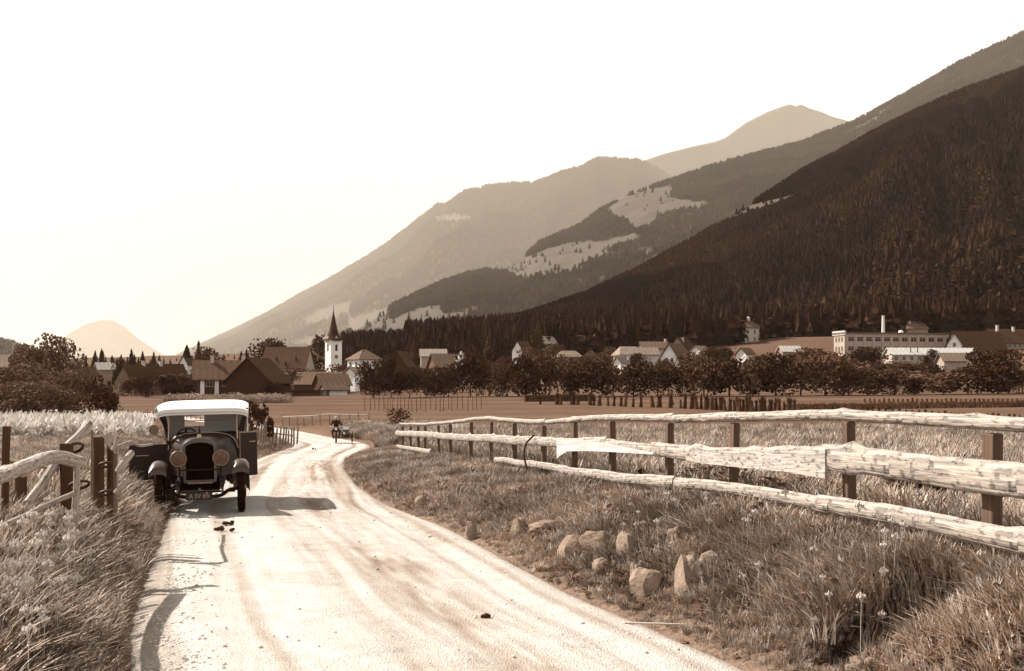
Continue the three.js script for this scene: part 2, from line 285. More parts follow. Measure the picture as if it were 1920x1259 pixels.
// the ridge behind it with mountain pastures
mountain({ crest: [[560, 668, 5123], [640, 632, 5231], [700, 598, 5450], [753, 566, 5667], [829, 530, 5885], [875, 515, 5993], [974, 492, 6322], [1012, 454, 6430], [1088, 423, 6539], [1130, 391, 6648], [1180, 364, 6757], [1250, 340, 6974], [1317, 318, 7084], [1400, 293, 7302], [1500, 268, 7520], [1600, 229, 7628], [1650, 203, 7628], [1700, 174, 7628], [1800, 116, 7628], [1920, 60, 7628], [2100, -20, 7628], [2400, -140, 7628]],
  foot: 2300, footY: () => 24, seed: 12, nu: 330, nv: 170, rough: 450, power: 1.15, tone: [0.022, 0.06], back: 2600, gully: 0.2,
  meadows: [[[1132, 392], [1170, 370], [1215, 352], [1262, 348], [1258, 372], [1330, 380], [1318, 392], [1240, 402], [1232, 416], [1196, 432], [1150, 404]], [[905, 508], [940, 490], [1000, 478], [1060, 455], [1130, 452], [1190, 438], [1205, 448], [1140, 470], [1110, 492], [1060, 516], [970, 526], [950, 514]], [[1172, 486], [1200, 466], [1246, 458], [1230, 478]], [[1560, 258], [1612, 236], [1668, 200], [1674, 203], [1620, 242]], [[650, 606], [690, 590], [728, 580], [733, 598], [790, 576], [822, 573], [832, 587], [902, 578], [892, 592], [830, 610], [740, 630], [660, 636]], [[720, 640], [800, 618], [880, 600], [868, 618], [790, 640]]],
  wood: ['hazy conifer forest on the ridge with the mountain pastures'], trees: { n: 75000, h: [24, 22], leafy: 0.1 } });
// the long pale ridge running out into the valley
mountain({ crest: [[330, 668, 40054], [390, 640, 38656], [430, 622, 37260], [500, 588, 34466], [560, 553, 32602], [610, 528, 31206], [700, 474, 28876], [735, 450, 27945], [780, 415, 26547], [822, 383, 25150], [833, 386, 25150], [868, 361, 24219], [915, 350, 23752], [960, 345, 23288], [1000, 345, 22821], [1050, 325, 22356], [1090, 314, 21890], [1110, 303, 21657], [1122, 297, 21424], [1150, 300, 21424], [1195, 302, 21424], [1215, 308, 21424], [1260, 335, 21424], [1330, 380, 21424], [1420, 430, 21424]],
  foot: 11000, footY: () => 20, seed: 13, nu: 300, nv: 150, rough: 1900, power: 1.1, tone: [0.022, 0.06], back: 7000, gully: 0.3,
  meadows: [[[806, 408], [830, 402], [888, 405], [880, 416], [820, 418]], [[565, 600], [590, 584], [640, 570], [660, 568], [655, 590], [610, 606], [575, 610]], [[650, 600], [690, 588], [725, 578], [730, 598], [790, 574], [822, 572], [830, 586], [900, 578], [890, 592], [830, 612], [740, 632], [660, 634]], [[540, 644], [600, 628], [640, 632], [600, 656]], [[880, 354], [910, 352], [905, 358]]],
  wood: ['pale conifer forest on the long ridge running down into the valley'], trees: { n: 60000, h: [66, 58], leafy: 0.1 } });
// the far summit
mountain({ crest: [[1120, 330, 24500], [1180, 318, 24500], [1210, 300, 24500], [1245, 288, 24500], [1300, 274, 24500], [1342, 265, 24500], [1360, 258, 24500], [1400, 229, 24500], [1440, 209, 24500], [1470, 198, 24500], [1482, 195, 24500], [1491, 199, 24500], [1502, 195, 24500], [1518, 203, 24500], [1540, 209, 24500], [1560, 218, 24500], [1590, 226, 24500], [1660, 240, 24500], [1800, 300, 24500]],
  foot: 22800, footY: () => 1500, seed: 14, nu: 200, nv: 60, rough: 2600, power: 0.95, tone: [0.04, 0.04], back: 4000, gully: 0.35 });
// the pale cone closing the valley and the low hill at its left
mountain({ crest: [[80, 672, 51382], [110, 645, 51382], [130, 624, 51382], [160, 608, 51382], [190, 600, 51382], [212, 601, 51382], [232, 612, 51382], [258, 634, 51382], [285, 652, 51382], [302, 662, 51382], [330, 676, 51382]],
  foot: 42000, footY: () => 30, seed: 15, nu: 90, nv: 50, rough: 900, power: 1, tone: [0.022, 0.06], back: 5000, gully: 0.6, meadows: [[[205, 646], [214, 642], [232, 662], [220, 664]], [[170, 648], [182, 642], [190, 656]]] });
mountain({ crest: [[-160, 640, 7000], [-60, 628, 7000], [0, 634, 7000], [22, 640, 7000], [45, 650, 7000], [90, 672, 7000]], foot: 5000, footY: () => 20, seed: 16, nu: 60, nv: 40, rough: 500, power: 1, tone: [0.022, 0.06], back: 1500, gully: 0.3, wood: ['woods on the low hill at the valley mouth'], trees: { n: 3000, h: [20, 18], leafy: 0.3 } });

// ---------------------------------------------------------------- buildings
const roofGrain = tex(256, 256, (u, v) => 0.66 + 0.5 * (fbm(u * 6, v * 24, 4, 101, 6) - 0.5) + 0.4 * (vn(u * 64, v * 64, 102, 64) - 0.5));
const wallGrain = tex(256, 256, (u, v) => 0.86 + 0.3 * (fbm(u * 5, v * 5, 5, 103, 5) - 0.5) + 0.12 * (vn(u * 80, v * 80, 104, 80) - 0.5));
roofGrain.repeat.set(0.2, 0.2); wallGrain.repeat.set(0.25, 0.25);
const mats = {};
const wallM = (L) => mats['w' + L] ??= mat(L, { rough: 0.95, map: wallGrain });
const roofM = (L) => mats['r' + L] ??= mat(L, { rough: 0.95, map: roofGrain });
const paneM = mat(0.02, { rough: 0.25 }), frameM = mat(0.3, { rough: 0.8 }), chimM = mat(0.4, { rough: 0.95, map: wallGrain });
const winFrame = (w, h) => mats[`f${w},${h}`] ??= merge([bx(w + 0.2, 0.1, 0.08, 0, h / 2, 0.02), bx(w + 0.3, 0.1, 0.14, 0, -h / 2, 0.05), bx(0.1, h - 0.1, 0.08, -w / 2, 0, 0.02), bx(0.1, h - 0.1, 0.08, w / 2, 0, 0.02), bx(0.07, h - 0.1, 0.05, 0, 0, 0.02), bx(w - 0.1, 0.06, 0.05, 0, h * 0.18, 0.015)]);
const winPane = (w, h) => mats[`p${w},${h}`] ??= new THREE.BoxGeometry(w - 0.06, h - 0.06, 0.03).translate(0, 0, 0.006);
function gable(L, W, wh, rh) { const s = new THREE.Shape([[-W / 2, -0.6], [W / 2, -0.6], [W / 2, wh], [0, wh + rh], [-W / 2, wh]].map((p) => new THREE.Vector2(...p))); return new THREE.ExtrudeGeometry(s, { depth: L, bevelEnabled: false }).translate(0, 0, -L / 2).rotateY(Math.PI / 2); }
function gableRoof(L, W, wh, rh, e, t = 0.2) { const k = rh / (W / 2), o = 0.03, a = W / 2 + e; const s = new THREE.Shape([[-a, wh - e * k + o], [0, wh + rh + o], [a, wh - e * k + o], [a, wh - e * k + o + t], [0, wh + rh + o + t], [-a, wh - e * k + o + t]].map((p) => new THREE.Vector2(...p))); return new THREE.ExtrudeGeometry(s, { depth: L + 2 * e, bevelEnabled: false }).translate(0, 0, -L / 2 - e).rotateY(Math.PI / 2); }
function hipRoof(L, W, wh, rh, e, ridge) {                    // ridge: length of the ridge (0 = pyramid)
  const a = L / 2 + e, b = W / 2 + e, y0 = wh - 0.15, y1 = wh + 0.05, y2 = wh + rh, r = ridge / 2;
  const A = [-a, y1, b], B = [a, y1, b], C = [a, y1, -b], D = [-a, y1, -b], R0 = [-r, y2, 0], R1 = [r, y2, 0], low = (p) => [p[0], y0, p[2]];
  const q = (p0, p1, p2, p3) => [p0, p1, p2, p0, p2, p3], T = [...q(A, B, R1, R0), ...q(C, D, R0, R1), B, C, R1, D, A, R0, ...q(low(A), low(B), B, A), ...q(low(B), low(C), C, B), ...q(low(C), low(D), D, C), ...q(low(D), low(A), A, D), ...q(low(D), low(C), low(B), low(A))];
  const g = new THREE.BufferGeometry(); g.setAttribute('position', new THREE.Float32BufferAttribute(T.flat(), 3)); g.computeVertexNormals();
  g.setAttribute('uv', new THREE.Float32BufferAttribute(T.flatMap((p) => [p[0] + p[2], p[1]]), 2)); return g;
}
function house(o) {
  const { name = 'house', label, category = 'house', px, top, d, L, W, roofH, rot = 0, wall = 0.5, roof = 0.09, eave = 0.5, hip, wins = [], chim = [], group, door } = o;
  const x = X(px, d), y = Math.min(gy(x, d), gy(x - 3, d), gy(x, d - 3)), wh = Math.max(o.minWall ?? 2.2, Y(top, d) - y - roofH), rr = rot * Math.PI / 180;
  const g = thing(name, label, category, x, y, -d, rr, group);
  part('wall', hip === undefined ? gable(L, W, wh, roofH) : bx(L, wh + 0.6, W, 0, wh / 2 - 0.3, 0), wallM(wall), g);
  const rf = part('roof', hip === undefined ? gableRoof(L, W, wh, roofH, eave) : hipRoof(L, W, wh, roofH, eave, hip), roofM(roof), g);
  for (const [cx, cz, h = 1.2] of chim) { const yy = wh + roofH * (1 - Math.abs(cz) / (W / 2)); part('chimney', merge([bx(0.7, h + 0.8, 0.7, cx, yy + h / 2 - 0.4, cz), bx(0.85, 0.15, 0.85, cx, yy + h + 0.07, cz)]), chimM, rf); }
  for (const [face, n, rows, w, h, y0, dy, m = 1] of wins) for (let r = 0; r < rows; r++) for (let i = 0; i < n; i++) {
    const S = face === 'f' || face === 'b' ? L : W, u = n === 1 ? 0 : lerp(-S / 2 + m, S / 2 - m, i / (n - 1)), yy = wh - y0 - r * dy;
    const wn = part('window', winFrame(w, h), frameM, g); part('pane', winPane(w, h), paneM, wn);
    if (face === 'f') wn.position.set(u, yy, W / 2 + 0.01); else if (face === 'b') { wn.position.set(u, yy, -W / 2 - 0.01); wn.rotation.y = Math.PI; }
    else { wn.position.set(face === 'l' ? -L / 2 - 0.01 : L / 2 + 0.01, yy, u); wn.rotation.y = face === 'l' ? -Math.PI / 2 : Math.PI / 2; }
  }
  g.userData.h = wh; delete g.userData.h;
  return { g, wh, rf };
}
// farmhouse with white piers
{
  const { g, wh } = house({ name: 'farmhouse', label: 'long farmhouse with two white chimneys and white piers under the eaves', px: 428, top: 678, d: 260, L: 12.5, W: 8.4, roofH: 3.3, rot: 14, wall: 0.05, roof: 0.1, eave: 0.9, chim: [[-3.2, 0.4, 1.3], [3, 0.4, 1.3]] });
  for (const u of [-5.2, -2.4, 0.9, 3.2]) part('pier', bx(0.8, wh - 1.1, 0.3, u, (wh - 1.1) / 2 + 0.6, 4.36), wallM(0.75), g);
  part('plinth', bx(9.4, 0.6, 0.5, -0.8, 0.2, 4.5), wallM(0.6), g);
  for (const u of [-3.8, -0.7, 2.1]) { const wn = part('window', winFrame(1.2, 1.1), frameM, g); wn.position.set(u, wh - 1.3, 4.21); part('pane', winPane(1.2, 1.1), paneM, wn); }
}
house({ name: 'barn', label: 'dark timber barn with a tall gable joined to the farmhouse', category: 'barn', px: 484, top: 673, d: 252, L: 9, W: 9.4, roofH: 4.4, rot: 76, wall: 0.035, roof: 0.075, eave: 0.6 });
// church: nave and tower stand together
{
  const g0 = house({ name: 'church', label: 'village church nave under a big dark steep roof', category: 'church', px: 540, top: 652, d: 420, L: 15, W: 10, roofH: 7.4, rot: -12, wall: 0.35, roof: 0.075, eave: 0.5, minWall: 3 });
  for (const [u, v] of [[-3, 0.55], [0.5, 0.75], [3.8, 0.55]]) part('dormer', new THREE.ConeGeometry(0.9, 1.1, 3).rotateX(0.2).translate(u, g0.wh + 7.4 * (1 - v) + 0.4, 5 * v), roofM(0.04), g0.rf);
  const d = 405, x = X(625, d), y = gy(x, d), g = thing('church_tower', 'white church tower with a slender dark pointed spire', 'church tower', x, y, -d, 0.62), k = d / F;
  const tw = 3.9, th = Y(640, d) - y, sh = (640 - 583) * k;
  part('shaft', bx(tw, th + 0.6, tw, 0, th / 2 - 0.3, 0), wallM(0.72), g);
  part('cornice', [bx(tw + 0.3, 0.35, tw + 0.3, 0, th - 0.1, 0)], wallM(0.55), g);
  const pr = [[2.9, 0], [2.55, 0.25], [1.95, 1.3], [1.35, 3.2], [0.8, 5.6], [0.3, 8.1], [0.07, sh]].map(([r, h]) => new THREE.Vector2(r, h));
  const sp = part('spire', new THREE.LatheGeometry(pr, 8).rotateY(Math.PI / 8).translate(0, th + 0.1, 0), roofM(0.05), g);
  part('finial', [rod([0, th + sh - 0.2, 0], [0, th + sh + 1.6, 0], 0.06, 0.04), new THREE.SphereGeometry(0.18, 8, 6).translate(0, th + sh + 0.3, 0), bx(0.6, 0.08, 0.08, 0, th + sh + 1.2, 0)], mat(0.05), sp);
  for (const [rx, rz, ry] of [[0, 1, 0], [-1, 0, -Math.PI / 2], [1, 0, Math.PI / 2], [0, -1, Math.PI]]) {
    const sg = part('belfry_gable', new THREE.ExtrudeGeometry(new THREE.Shape([[-0.9, 0], [0.9, 0], [0, 1.5]].map((p) => new THREE.Vector2(...p))), { depth: 0.6, bevelEnabled: false }).translate(0, th, -0.45), wallM(0.6), g);
    sg.position.set(rx * tw / 2, 0, rz * tw / 2); sg.rotation.y = ry;
    const w = new THREE.Shape(); w.moveTo(-0.4, 0); w.lineTo(0.4, 0); w.lineTo(0.4, 1.7); w.absarc(0, 1.7, 0.4, 0, Math.PI); w.lineTo(-0.4, 0);
    const bw = part('belfry_window', new THREE.ExtrudeGeometry(w, { depth: 0.06, bevelEnabled: false }).translate(0, th - 3.2, 0.0), paneM, g); bw.position.set(rx * (tw / 2 - 0.01), 0, rz * (tw / 2 - 0.01)); bw.rotation.y = ry;
    const fr = part('window_surround', new THREE.TorusGeometry(0.5, 0.09, 5, 12, Math.PI).translate(0, th - 1.5, 0.05), wallM(0.6), bw);
    if (rz === 1) part('clock_face', new THREE.CylinderGeometry(0.62, 0.62, 0.08, 20).rotateX(Math.PI / 2).translate(0, th - 5, tw / 2 + 0.03), mat(0.12), g);
  }
}
house({ label: 'grey gabled house behind the hedge with a dormered second roof', px: 262, top: 686, d: 300, L: 9, W: 7.5, roofH: 4, rot: 52, wall: 0.16, roof: 0.055, chim: [[1, 0, 1]], wins: [['l', 2, 1, 0.9, 1.1, 1.2, 0, 2.4]] });
house({ label: 'dark roofed house just beside the grey gabled house', px: 300, top: 684, d: 310, L: 11, W: 8, roofH: 4.2, rot: 40, wall: 0.1, roof: 0.06, chim: [[0, 0.3, 1]] });
house({ name: 'shed', label: 'pale roofed shed in the trees beyond the big tree', category: 'shed', px: 197, top: 681, d: 420, L: 5.5, W: 5, roofH: 2, rot: 30, wall: 0.2, roof: 0.5 });
house({ label: 'small white house wall showing at the edge of the big tree', px: 160, top: 690, d: 280, L: 4, W: 3, roofH: 1.6, rot: 50, wall: 0.75, roof: 0.1 });
house({ label: 'low house with a pale roof behind the trees at the photo edge', px: 10, top: 667, d: 330, L: 14, W: 8, roofH: 3, rot: 10, wall: 0.3, roof: 0.22, chim: [[2, 0, 3.2]] });
house({ label: 'tiny white gable among the far conifers near the farmhouse', px: 351, top: 668, d: 480, L: 4, W: 4.4, roofH: 3, rot: 60, wall: 0.7, roof: 0.08 });
house({ name: 'shed', label: 'low wide shed with a broad pale grey roof below the church', category: 'shed', px: 600, top: 702, d: 300, L: 10, W: 8, roofH: 2.6, rot: -8, wall: 0.06, roof: 0.12, eave: 0.6 });
house({ name: 'shed', label: 'lean shed with a tilted roof between the wide shed and the white hut', category: 'shed', px: 622, top: 706, d: 285, L: 6.5, W: 5.5, roofH: 2.2, rot: 28, wall: 0.05, roof: 0.13 });
house({ name: 'hut', label: 'tiny hut with a white end wall below the church', category: 'hut', px: 626, top: 724, d: 270, L: 5, W: 2.6, roofH: 0.9, rot: 34, wall: 0.75, roof: 0.14, minWall: 1.3 });
solo('plank_fence', (() => { const g = [], a = 0; for (let i = 0; i < 46; i++) { const px = 538 + i * 1.75, d = 262, x = X(px, d); g.push(bx(0.17, 1.3 + 0.1 * hash(i, 3), 0.04, x, gy(x, d) + 0.6, -d)); } g.push(bx(9, 0.1, 0.05, X(578, 262), gy(X(578, 262), 262) + 0.95, -262.06)); return g; })(), mat(0.03, { rough: 1 }), 'dark close plank fence in front of the sheds', 'fence');
house({ name: 'villa', label: 'white two storey house with a hipped roof left of the dark trees', px: 683, top: 656, d: 330, L: 6.5, W: 6, roofH: 2.6, rot: 38, wall: 0.78, roof: 0.15, hip: 1.2, wins: [['l', 2, 2, 0.9, 1.4, 1.4, 2.6, 1.6], ['f', 2, 2, 0.9, 1.4, 1.4, 2.6, 1.6]] });
house({ label: 'white low wing in front of the hip roofed white house', px: 668, top: 690, d: 310, L: 4, W: 3.6, roofH: 1.2, rot: 48, wall: 0.78, roof: 0.2 });
house({ label: 'dark house with a steep gable among the trees right of the church', px: 752, top: 660, d: 320, L: 7, W: 7.4, roofH: 5.4, rot: 78, wall: 0.05, roof: 0.07, eave: 0.7 });
house({ name: 'barn', label: 'barn with a long bright roof below the conifers', category: 'barn', px: 812, top: 656, d: 390, L: 7.5, W: 6, roofH: 2, rot: 6, wall: 0.3, roof: 0.3 });
house({ name: 'barn', label: 'barn with a broad grey roof beside the little white tower', category: 'barn', px: 836, top: 665, d: 350, L: 8, W: 8, roofH: 3.6, rot: 22, wall: 0.1, roof: 0.14 });
house({ name: 'tower_house', label: 'narrow white turret with a pointed roof and dark window', category: 'turret', px: 865, top: 658, d: 330, L: 2.2, W: 2.2, roofH: 2.1, rot: 40, wall: 0.78, roof: 0.45, hip: 0, eave: 0.25, wins: [['l', 1, 1, 0.7, 1.1, 1.2, 0], ['f', 1, 1, 0.7, 1.1, 1.2, 0]] });
house({ label: 'small white gable house against the foot of the forest', px: 980, top: 641, d: 460, L: 7, W: 4.6, roofH: 3.4, rot: 58, wall: 0.75, roof: 0.07, wins: [['l', 1, 1, 0.8, 1, 0.4, 0]] });
house({ label: 'house with a pale slanting roof highest at the forest foot', px: 1022, top: 632, d: 500, L: 7, W: 5, roofH: 2.4, rot: 30, wall: 0.3, roof: 0.4 });
house({ label: 'low house with a pale hipped roof and white gable wing', px: 1066, top: 658, d: 400, L: 7.2, W: 6, roofH: 2, rot: 8, wall: 0.2, roof: 0.2, hip: 4.5 });
house({ label: 'house with a plain grey gable facing the field', px: 1108, top: 658, d: 395, L: 7, W: 5.2, roofH: 2.6, rot: 82, wall: 0.14, roof: 0.17, wins: [['l', 1, 1, 0.7, 0.9, 0.2, 0]] });
house({ label: 'pale hip roofed house with a bright cross gable', px: 1178, top: 650, d: 380, L: 7.2, W: 6.4, roofH: 2.6, rot: 16, wall: 0.7, roof: 0.27, hip: 5, wins: [['f', 3, 1, 0.8, 1.2, 1.0, 0, 1.4], ['l', 2, 1, 0.8, 1.2, 1.0, 0, 1.6]] });
house({ label: 'cream house next to the steep white gable, partly behind a tree', px: 1215, top: 653, d: 385, L: 5, W: 5, roofH: 1.9, rot: 10, wall: 0.5, roof: 0.27 });
house({ label: 'tiny white cottage low in the orchard', px: 1164, top: 670, d: 330, L: 2.4, W: 2.4, roofH: 1.3, rot: 40, wall: 0.75, roof: 0.25 });
house({ label: 'long low roofed house behind the steep white gable', px: 1226, top: 642, d: 430, L: 9, W: 5, roofH: 2, rot: 6, wall: 0.4, roof: 0.15, chim: [[4, 0, 1]] });
house({ label: 'white house with a steep gable and two dark windows', px: 1266, top: 646, d: 360, L: 9, W: 5.6, roofH: 4.3, rot: 62, wall: 0.82, roof: 0.12, eave: 0.7, wins: [['l', 2, 1, 0.7, 1.2, 0.2, 0, 2]] });
house({ label: 'house with a dark steep roof and two white chimneys above the white gable', px: 1280, top: 634, d: 420, L: 9.5, W: 7, roofH: 4.5, rot: 62, wall: 0.22, roof: 0.05, eave: 0.5, chim: [[-2.6, 1, 1.2], [0.4, -1.2, 1]] });
house({ label: 'small pale roofed house right of the dark steep roof', px: 1313, top: 650, d: 400, L: 4, W: 4, roofH: 1.5, rot: 40, wall: 0.7, roof: 0.2 });
house({ label: 'little white house half hidden below the hillside villa', px: 1398, top: 654, d: 380, L: 4, W: 3.6, roofH: 1.6, rot: 42, wall: 0.75, roof: 0.12 });
{
  const { g, wh } = house({ name: 'hillside_villa', label: 'square villa with a hipped roof and roof lantern on the hillside', category: 'villa', px: 1403, top: 600, d: 508, L: 9, W: 8.4, roofH: 3.4, rot: 26, minWall: 5.2, wall: 0.42, roof: 0.13, hip: 1.2, wins: [['f', 3, 2, 0.9, 1.6, 1.6, 2.8, 1.2], ['l', 2, 2, 0.9, 1.6, 1.6, 2.8, 1.5]] });
  part('roof_lantern', [bx(1.1, 1.3, 1.1, 0, wh + 3.4, 0), new THREE.ConeGeometry(0.95, 0.8, 4).rotateY(Math.PI / 4).translate(0, wh + 4.45, 0)], wallM(0.5), g);
  part('terrace_wall', bx(9, 2.4, 1, 1, -1.0, 5), wallM(0.2), g);
}
house({ name: 'shed', label: 'low shed with a bright sheet roof below the cleared slope', category: 'shed', px: 1480, top: 650, d: 400, L: 6, W: 5, roofH: 1.6, rot: 8, wall: 0.2, roof: 0.5 });
// factory
function factory() {
  const d = 395, x = X(1693, d) , y = gy(x, d) - 1, top = Y(627, d), H = top - y, L = 40, W = 7.4;
  const g = thing('factory', 'long flat roofed factory with a white end wall and wide windows', 'factory', x, y, -d - 4, 0.2);
  part('wall', bx(L, H, W, 0, H / 2, 0), wallM(0.32), g);
  const rf = part('roof', bx(L + 0.8, 0.45, W + 0.8, 0, H + 0.23, 0), roofM(0.14), g);
  part('parapet', bx(0.5, 1.3, W + 1, -L / 2 - 0.05, H + 0.3, 0), wallM(0.5), rf);
  for (let i = 0; i <= 13; i++) part('pilaster', bx(0.55, H - 0.3, 0.25, -L / 2 + 0.6 + i * (L - 1.2) / 13, H / 2 - 0.15, W / 2 + 0.12), wallM(0.32), g);
  for (let i = 0; i < 13; i++) for (let r = 0; r < 3; r++) { const w = part('window', winFrame(1.9, 1.4), frameM, g); w.position.set(-L / 2 + 0.6 + (i + 0.5) * (L - 1.2) / 13, H - 1.6 - r * 2.9, W / 2 + 0.01); part('pane', winPane(1.9, 1.4), paneM, w); }
  for (const u of [-2, 0, 2]) for (let r = 0; r < 3; r++) { const w = part('window', winFrame(1.0, 1.4), frameM, g); w.position.set(-L / 2 - 0.01, H - 1.6 - r * 2.9, u); w.rotation.y = -Math.PI / 2; part('pane', winPane(1.0, 1.4), paneM, w); }
}
factory();
{
  const d = 402, x = X(1660, d), y = gy(x, d), top = Y(592, d);
  solo('factory_chimney', [rod([x, y, -d - 2], [x, top, -d - 2], 0.75, 0.4, 14), new THREE.TorusGeometry(0.42, 0.1, 6, 14).rotateX(Math.PI / 2).translate(x, top, -d - 2)], mat(0.62, { map: wallGrain }), 'tall thin pale factory chimney', 'chimney');
  const xt = X(1686, d), yt = Y(630, d) - 0.3, g = thing('water_tank', 'white round water tank standing on the factory roof', 'water tank', xt, yt, -d + 2);
  part('tank', new THREE.LatheGeometry([[0, 0], [0.72, 0], [0.75, 1.5], [0.62, 1.8], [0, 1.95]].map((p) => new THREE.Vector2(...p)), 14), mat(0.75), g); part('stand', [bx(0.2, 1.4, 0.2, -0.4, -0.65, 0), bx(0.2, 1.4, 0.2, 0.4, -0.65, 0)], mat(0.1), g);
}
{
  const { g, wh } = house({ name: 'factory_shed', label: 'long low shed with a bright white roof in front of the factory', category: 'shed', px: 1745, top: 655, d: 345, L: 24, W: 5.4, roofH: 1.7, rot: 7, wall: 0.36, roof: 0.62, eave: 0.4, wins: [['f', 11, 1, 0.9, 1, 1.0, 0, 1.2], ['l', 1, 1, 1, 1.2, 0.6, 0]] });
  for (const u of [-6.5, -4.6]) part('vent_pipe', rod([u, wh + 0.4, 2.1], [u, wh + 1.9, 2.1], 0.14, 0.14), mat(0.05), g);
}
house({ name: 'mill_building', label: 'big building with a dark roof and a white pointed dormer beside the factory', category: 'building', px: 1830, top: 626, d: 390, L: 15, W: 9, roofH: 5.2, rot: 8, wall: 0.3, roof: 0.05, wins: [['f', 7, 2, 0.9, 1.3, 1.1, 2.6, 1.2]] });
house({ name: 'gable_bay', label: 'narrow bay with a bright white pointed gable on the big dark roof', category: 'building', px: 1791, top: 627, d: 382, L: 3, W: 4.2, roofH: 3.2, rot: 66, wall: 0.75, roof: 0.08, wins: [['l', 1, 1, 0.8, 1.1, 0, 0]] });
house({ name: 'mill_building', label: 'plain long building at the photo edge with a row of small windows', category: 'building', px: 1893, top: 629, d: 400, L: 15, W: 8, roofH: 4, rot: 14, wall: 0.26, roof: 0.07, chim: [[-5, 1, 2.2], [1, 0.6, 1.4]], wins: [['f', 8, 2, 0.9, 1.1, 1.1, 2.6, 1.2]] });
house({ name: 'upper_building', label: 'grey roofed building above the factory', category: 'building', px: 1716, top: 605, d: 500, L: 8, W: 6, roofH: 3, rot: 5, wall: 0.22, roof: 0.14, hip: 6, chim: [[-2.6, 1, 1]] });
solo('terrace_wall', (() => { const d = 560, g = []; for (let i = 0; i < 9; i++) { const x = X(1703 + i * 11, d); g.push(bx(2.25, 0.5, 0.5, x, Y(578, d), -d), bx(0.5, 1.7, 0.5, x, Y(578, d) - 1.05, -d)); } return g; })(), wallM(0.16), 'long low terrace wall in the woods above the factory', 'wall');
house({ name: 'shed', label: 'pale roofed shed in the trees below the long white shed', category: 'shed', px: 1785, top: 683, d: 300, L: 5.5, W: 4, roofH: 1.6, rot: 6, wall: 0.3, roof: 0.2 });
house({ name: 'shed', label: 'pale roofed shed behind the tree at the photo edge', category: 'shed', px: 1838, top: 682, d: 310, L: 3.4, W: 3, roofH: 1.5, rot: 30, wall: 0.4, roof: 0.22 });

// ---------------------------------------------------------------- broad-leaved trees
function crown(seed, n, size, { lobes = 12, tall = 1, ragged = 0.2 } = {}) {   // unit: height 0.12..1, radius 0.5
  const R = rng(seed), P = [], Ls = [];
  for (let k = 0; k < lobes; k++) { const a = R() * 6.28, v = Math.pow(R(), 0.8), y = 0.22 + 0.61 * v, rr = 0.36 * Math.sqrt(Math.max(0.05, 1 - ((y - 0.5) / 0.5) ** 2)) * (0.5 + 0.6 * R()); Ls.push([Math.cos(a) * rr, y, Math.sin(a) * rr, 0.15 + 0.12 * R()]); }
  Ls.push([0, 0.8, 0, 0.17], [0, 0.5, 0, 0.3]);
  for (let i = 0; i < n; i++) {
    const l = Ls[Math.floor(R() * Ls.length)], a = R() * 6.28, c = R() * 2 - 1, s = Math.sqrt(1 - c * c), r = l[3] * (0.55 + 0.5 * Math.sqrt(R()) + ragged * R() * R());
    const x = l[0] + Math.cos(a) * s * r, y = Math.min(1, Math.max(0.1, l[1] + c * r * 0.9)), z = l[2] + Math.sin(a) * s * r, w = size * (0.6 + 0.8 * R());
    const e = new THREE.Euler(R() * 6.28, R() * 6.28, R() * 6.28), u = V(w, 0, 0).applyEuler(e), v = V(0, w * 0.8, 0).applyEuler(e), b = V(0, 0, w * 0.25).applyEuler(e);
    const q = [[-1, -1, 0], [1, -0.6, 1], [0.8, 1, 0], [-0.9, 0.7, 1]].map(([p, t, m]) => [x + u.x * p / 2 + v.x * t / 2 + b.x * m, y + u.y * p / 2 + v.y * t / 2 + b.y * m, z + u.z * p / 2 + v.z * t / 2 + b.z * m]);
    P.push(...q[0], ...q[1], ...q[2], ...q[0], ...q[2], ...q[3]);
  }
  const g = new THREE.BufferGeometry(); g.setAttribute('position', new THREE.Float32BufferAttribute(P, 3)); g.computeVertexNormals(); return g;
}
function trunkGeo(seed) { const R = rng(seed), g = [rod([0, -0.05, 0], [0.01, 0.34, 0], 0.028, 0.02, 7)]; for (let k = 0; k < 5; k++) { const a = k * 1.26 + R(), y = 0.24 + 0.08 * R(); g.push(rod([0.005, y, 0], [Math.cos(a) * 0.22, y + 0.22 + 0.15 * R(), Math.sin(a) * 0.22], 0.014, 0.005, 5)); } return merge(g); }
const crowns = [1, 2, 3, 4, 5, 6, 7, 8].map((s) => crown(200 + s, 1500, 0.055, { lobes: 5 + 2 * s, ragged: 0.15 + 0.07 * s }));
const bigCrowns = [crown(220, 4200, 0.036, { lobes: 20 }), crown(221, 3600, 0.04, { lobes: 18, ragged: 0.35 }), crown(222, 3000, 0.045, { lobes: 15, ragged: 0.3 })];
const trunks = [trunkGeo(231), trunkGeo(232), trunkGeo(233)];
const leafMs = [0.042, 0.058, 0.075, 0.032, 0.1, 0.12].map((L) => mat(L, { rough: 1, side: THREE.DoubleSide }));
let treeN = 0;
function tree(px, top, wpx, d, label, group, { tone = 0, geo, lift = 0, name = 'leafy_tree' } = {}) {
  const k = treeN++, big = group ? 1 : 0; top += big * 14 * (hash(k, 11) - 0.5); wpx *= 1 + big * 0.5 * (hash(k, 12) - 0.5);
  const x = X(px, d), y = gy(x, d), h = Math.max(1.2, Y(top, d) - y), w = wpx * d / F;
  const g = thing(name, label, 'tree', x, y, -d, hash(k, 5) * 6.28, group);
  const t = part('trunk', trunks[k % 3], barkM, g); t.scale.set(Math.max(w, h * 0.5) * 0.95, h, Math.max(w, h * 0.5) * 0.95);
  const c = part('crown', geo ?? crowns[Math.floor(hash(k, 13) * 8)], leafMs[tone], g); c.scale.set(w * 1.22, h * (1.06 - lift), w * 1.22); c.position.y = h * lift - h * 0.06;
  return g;
}
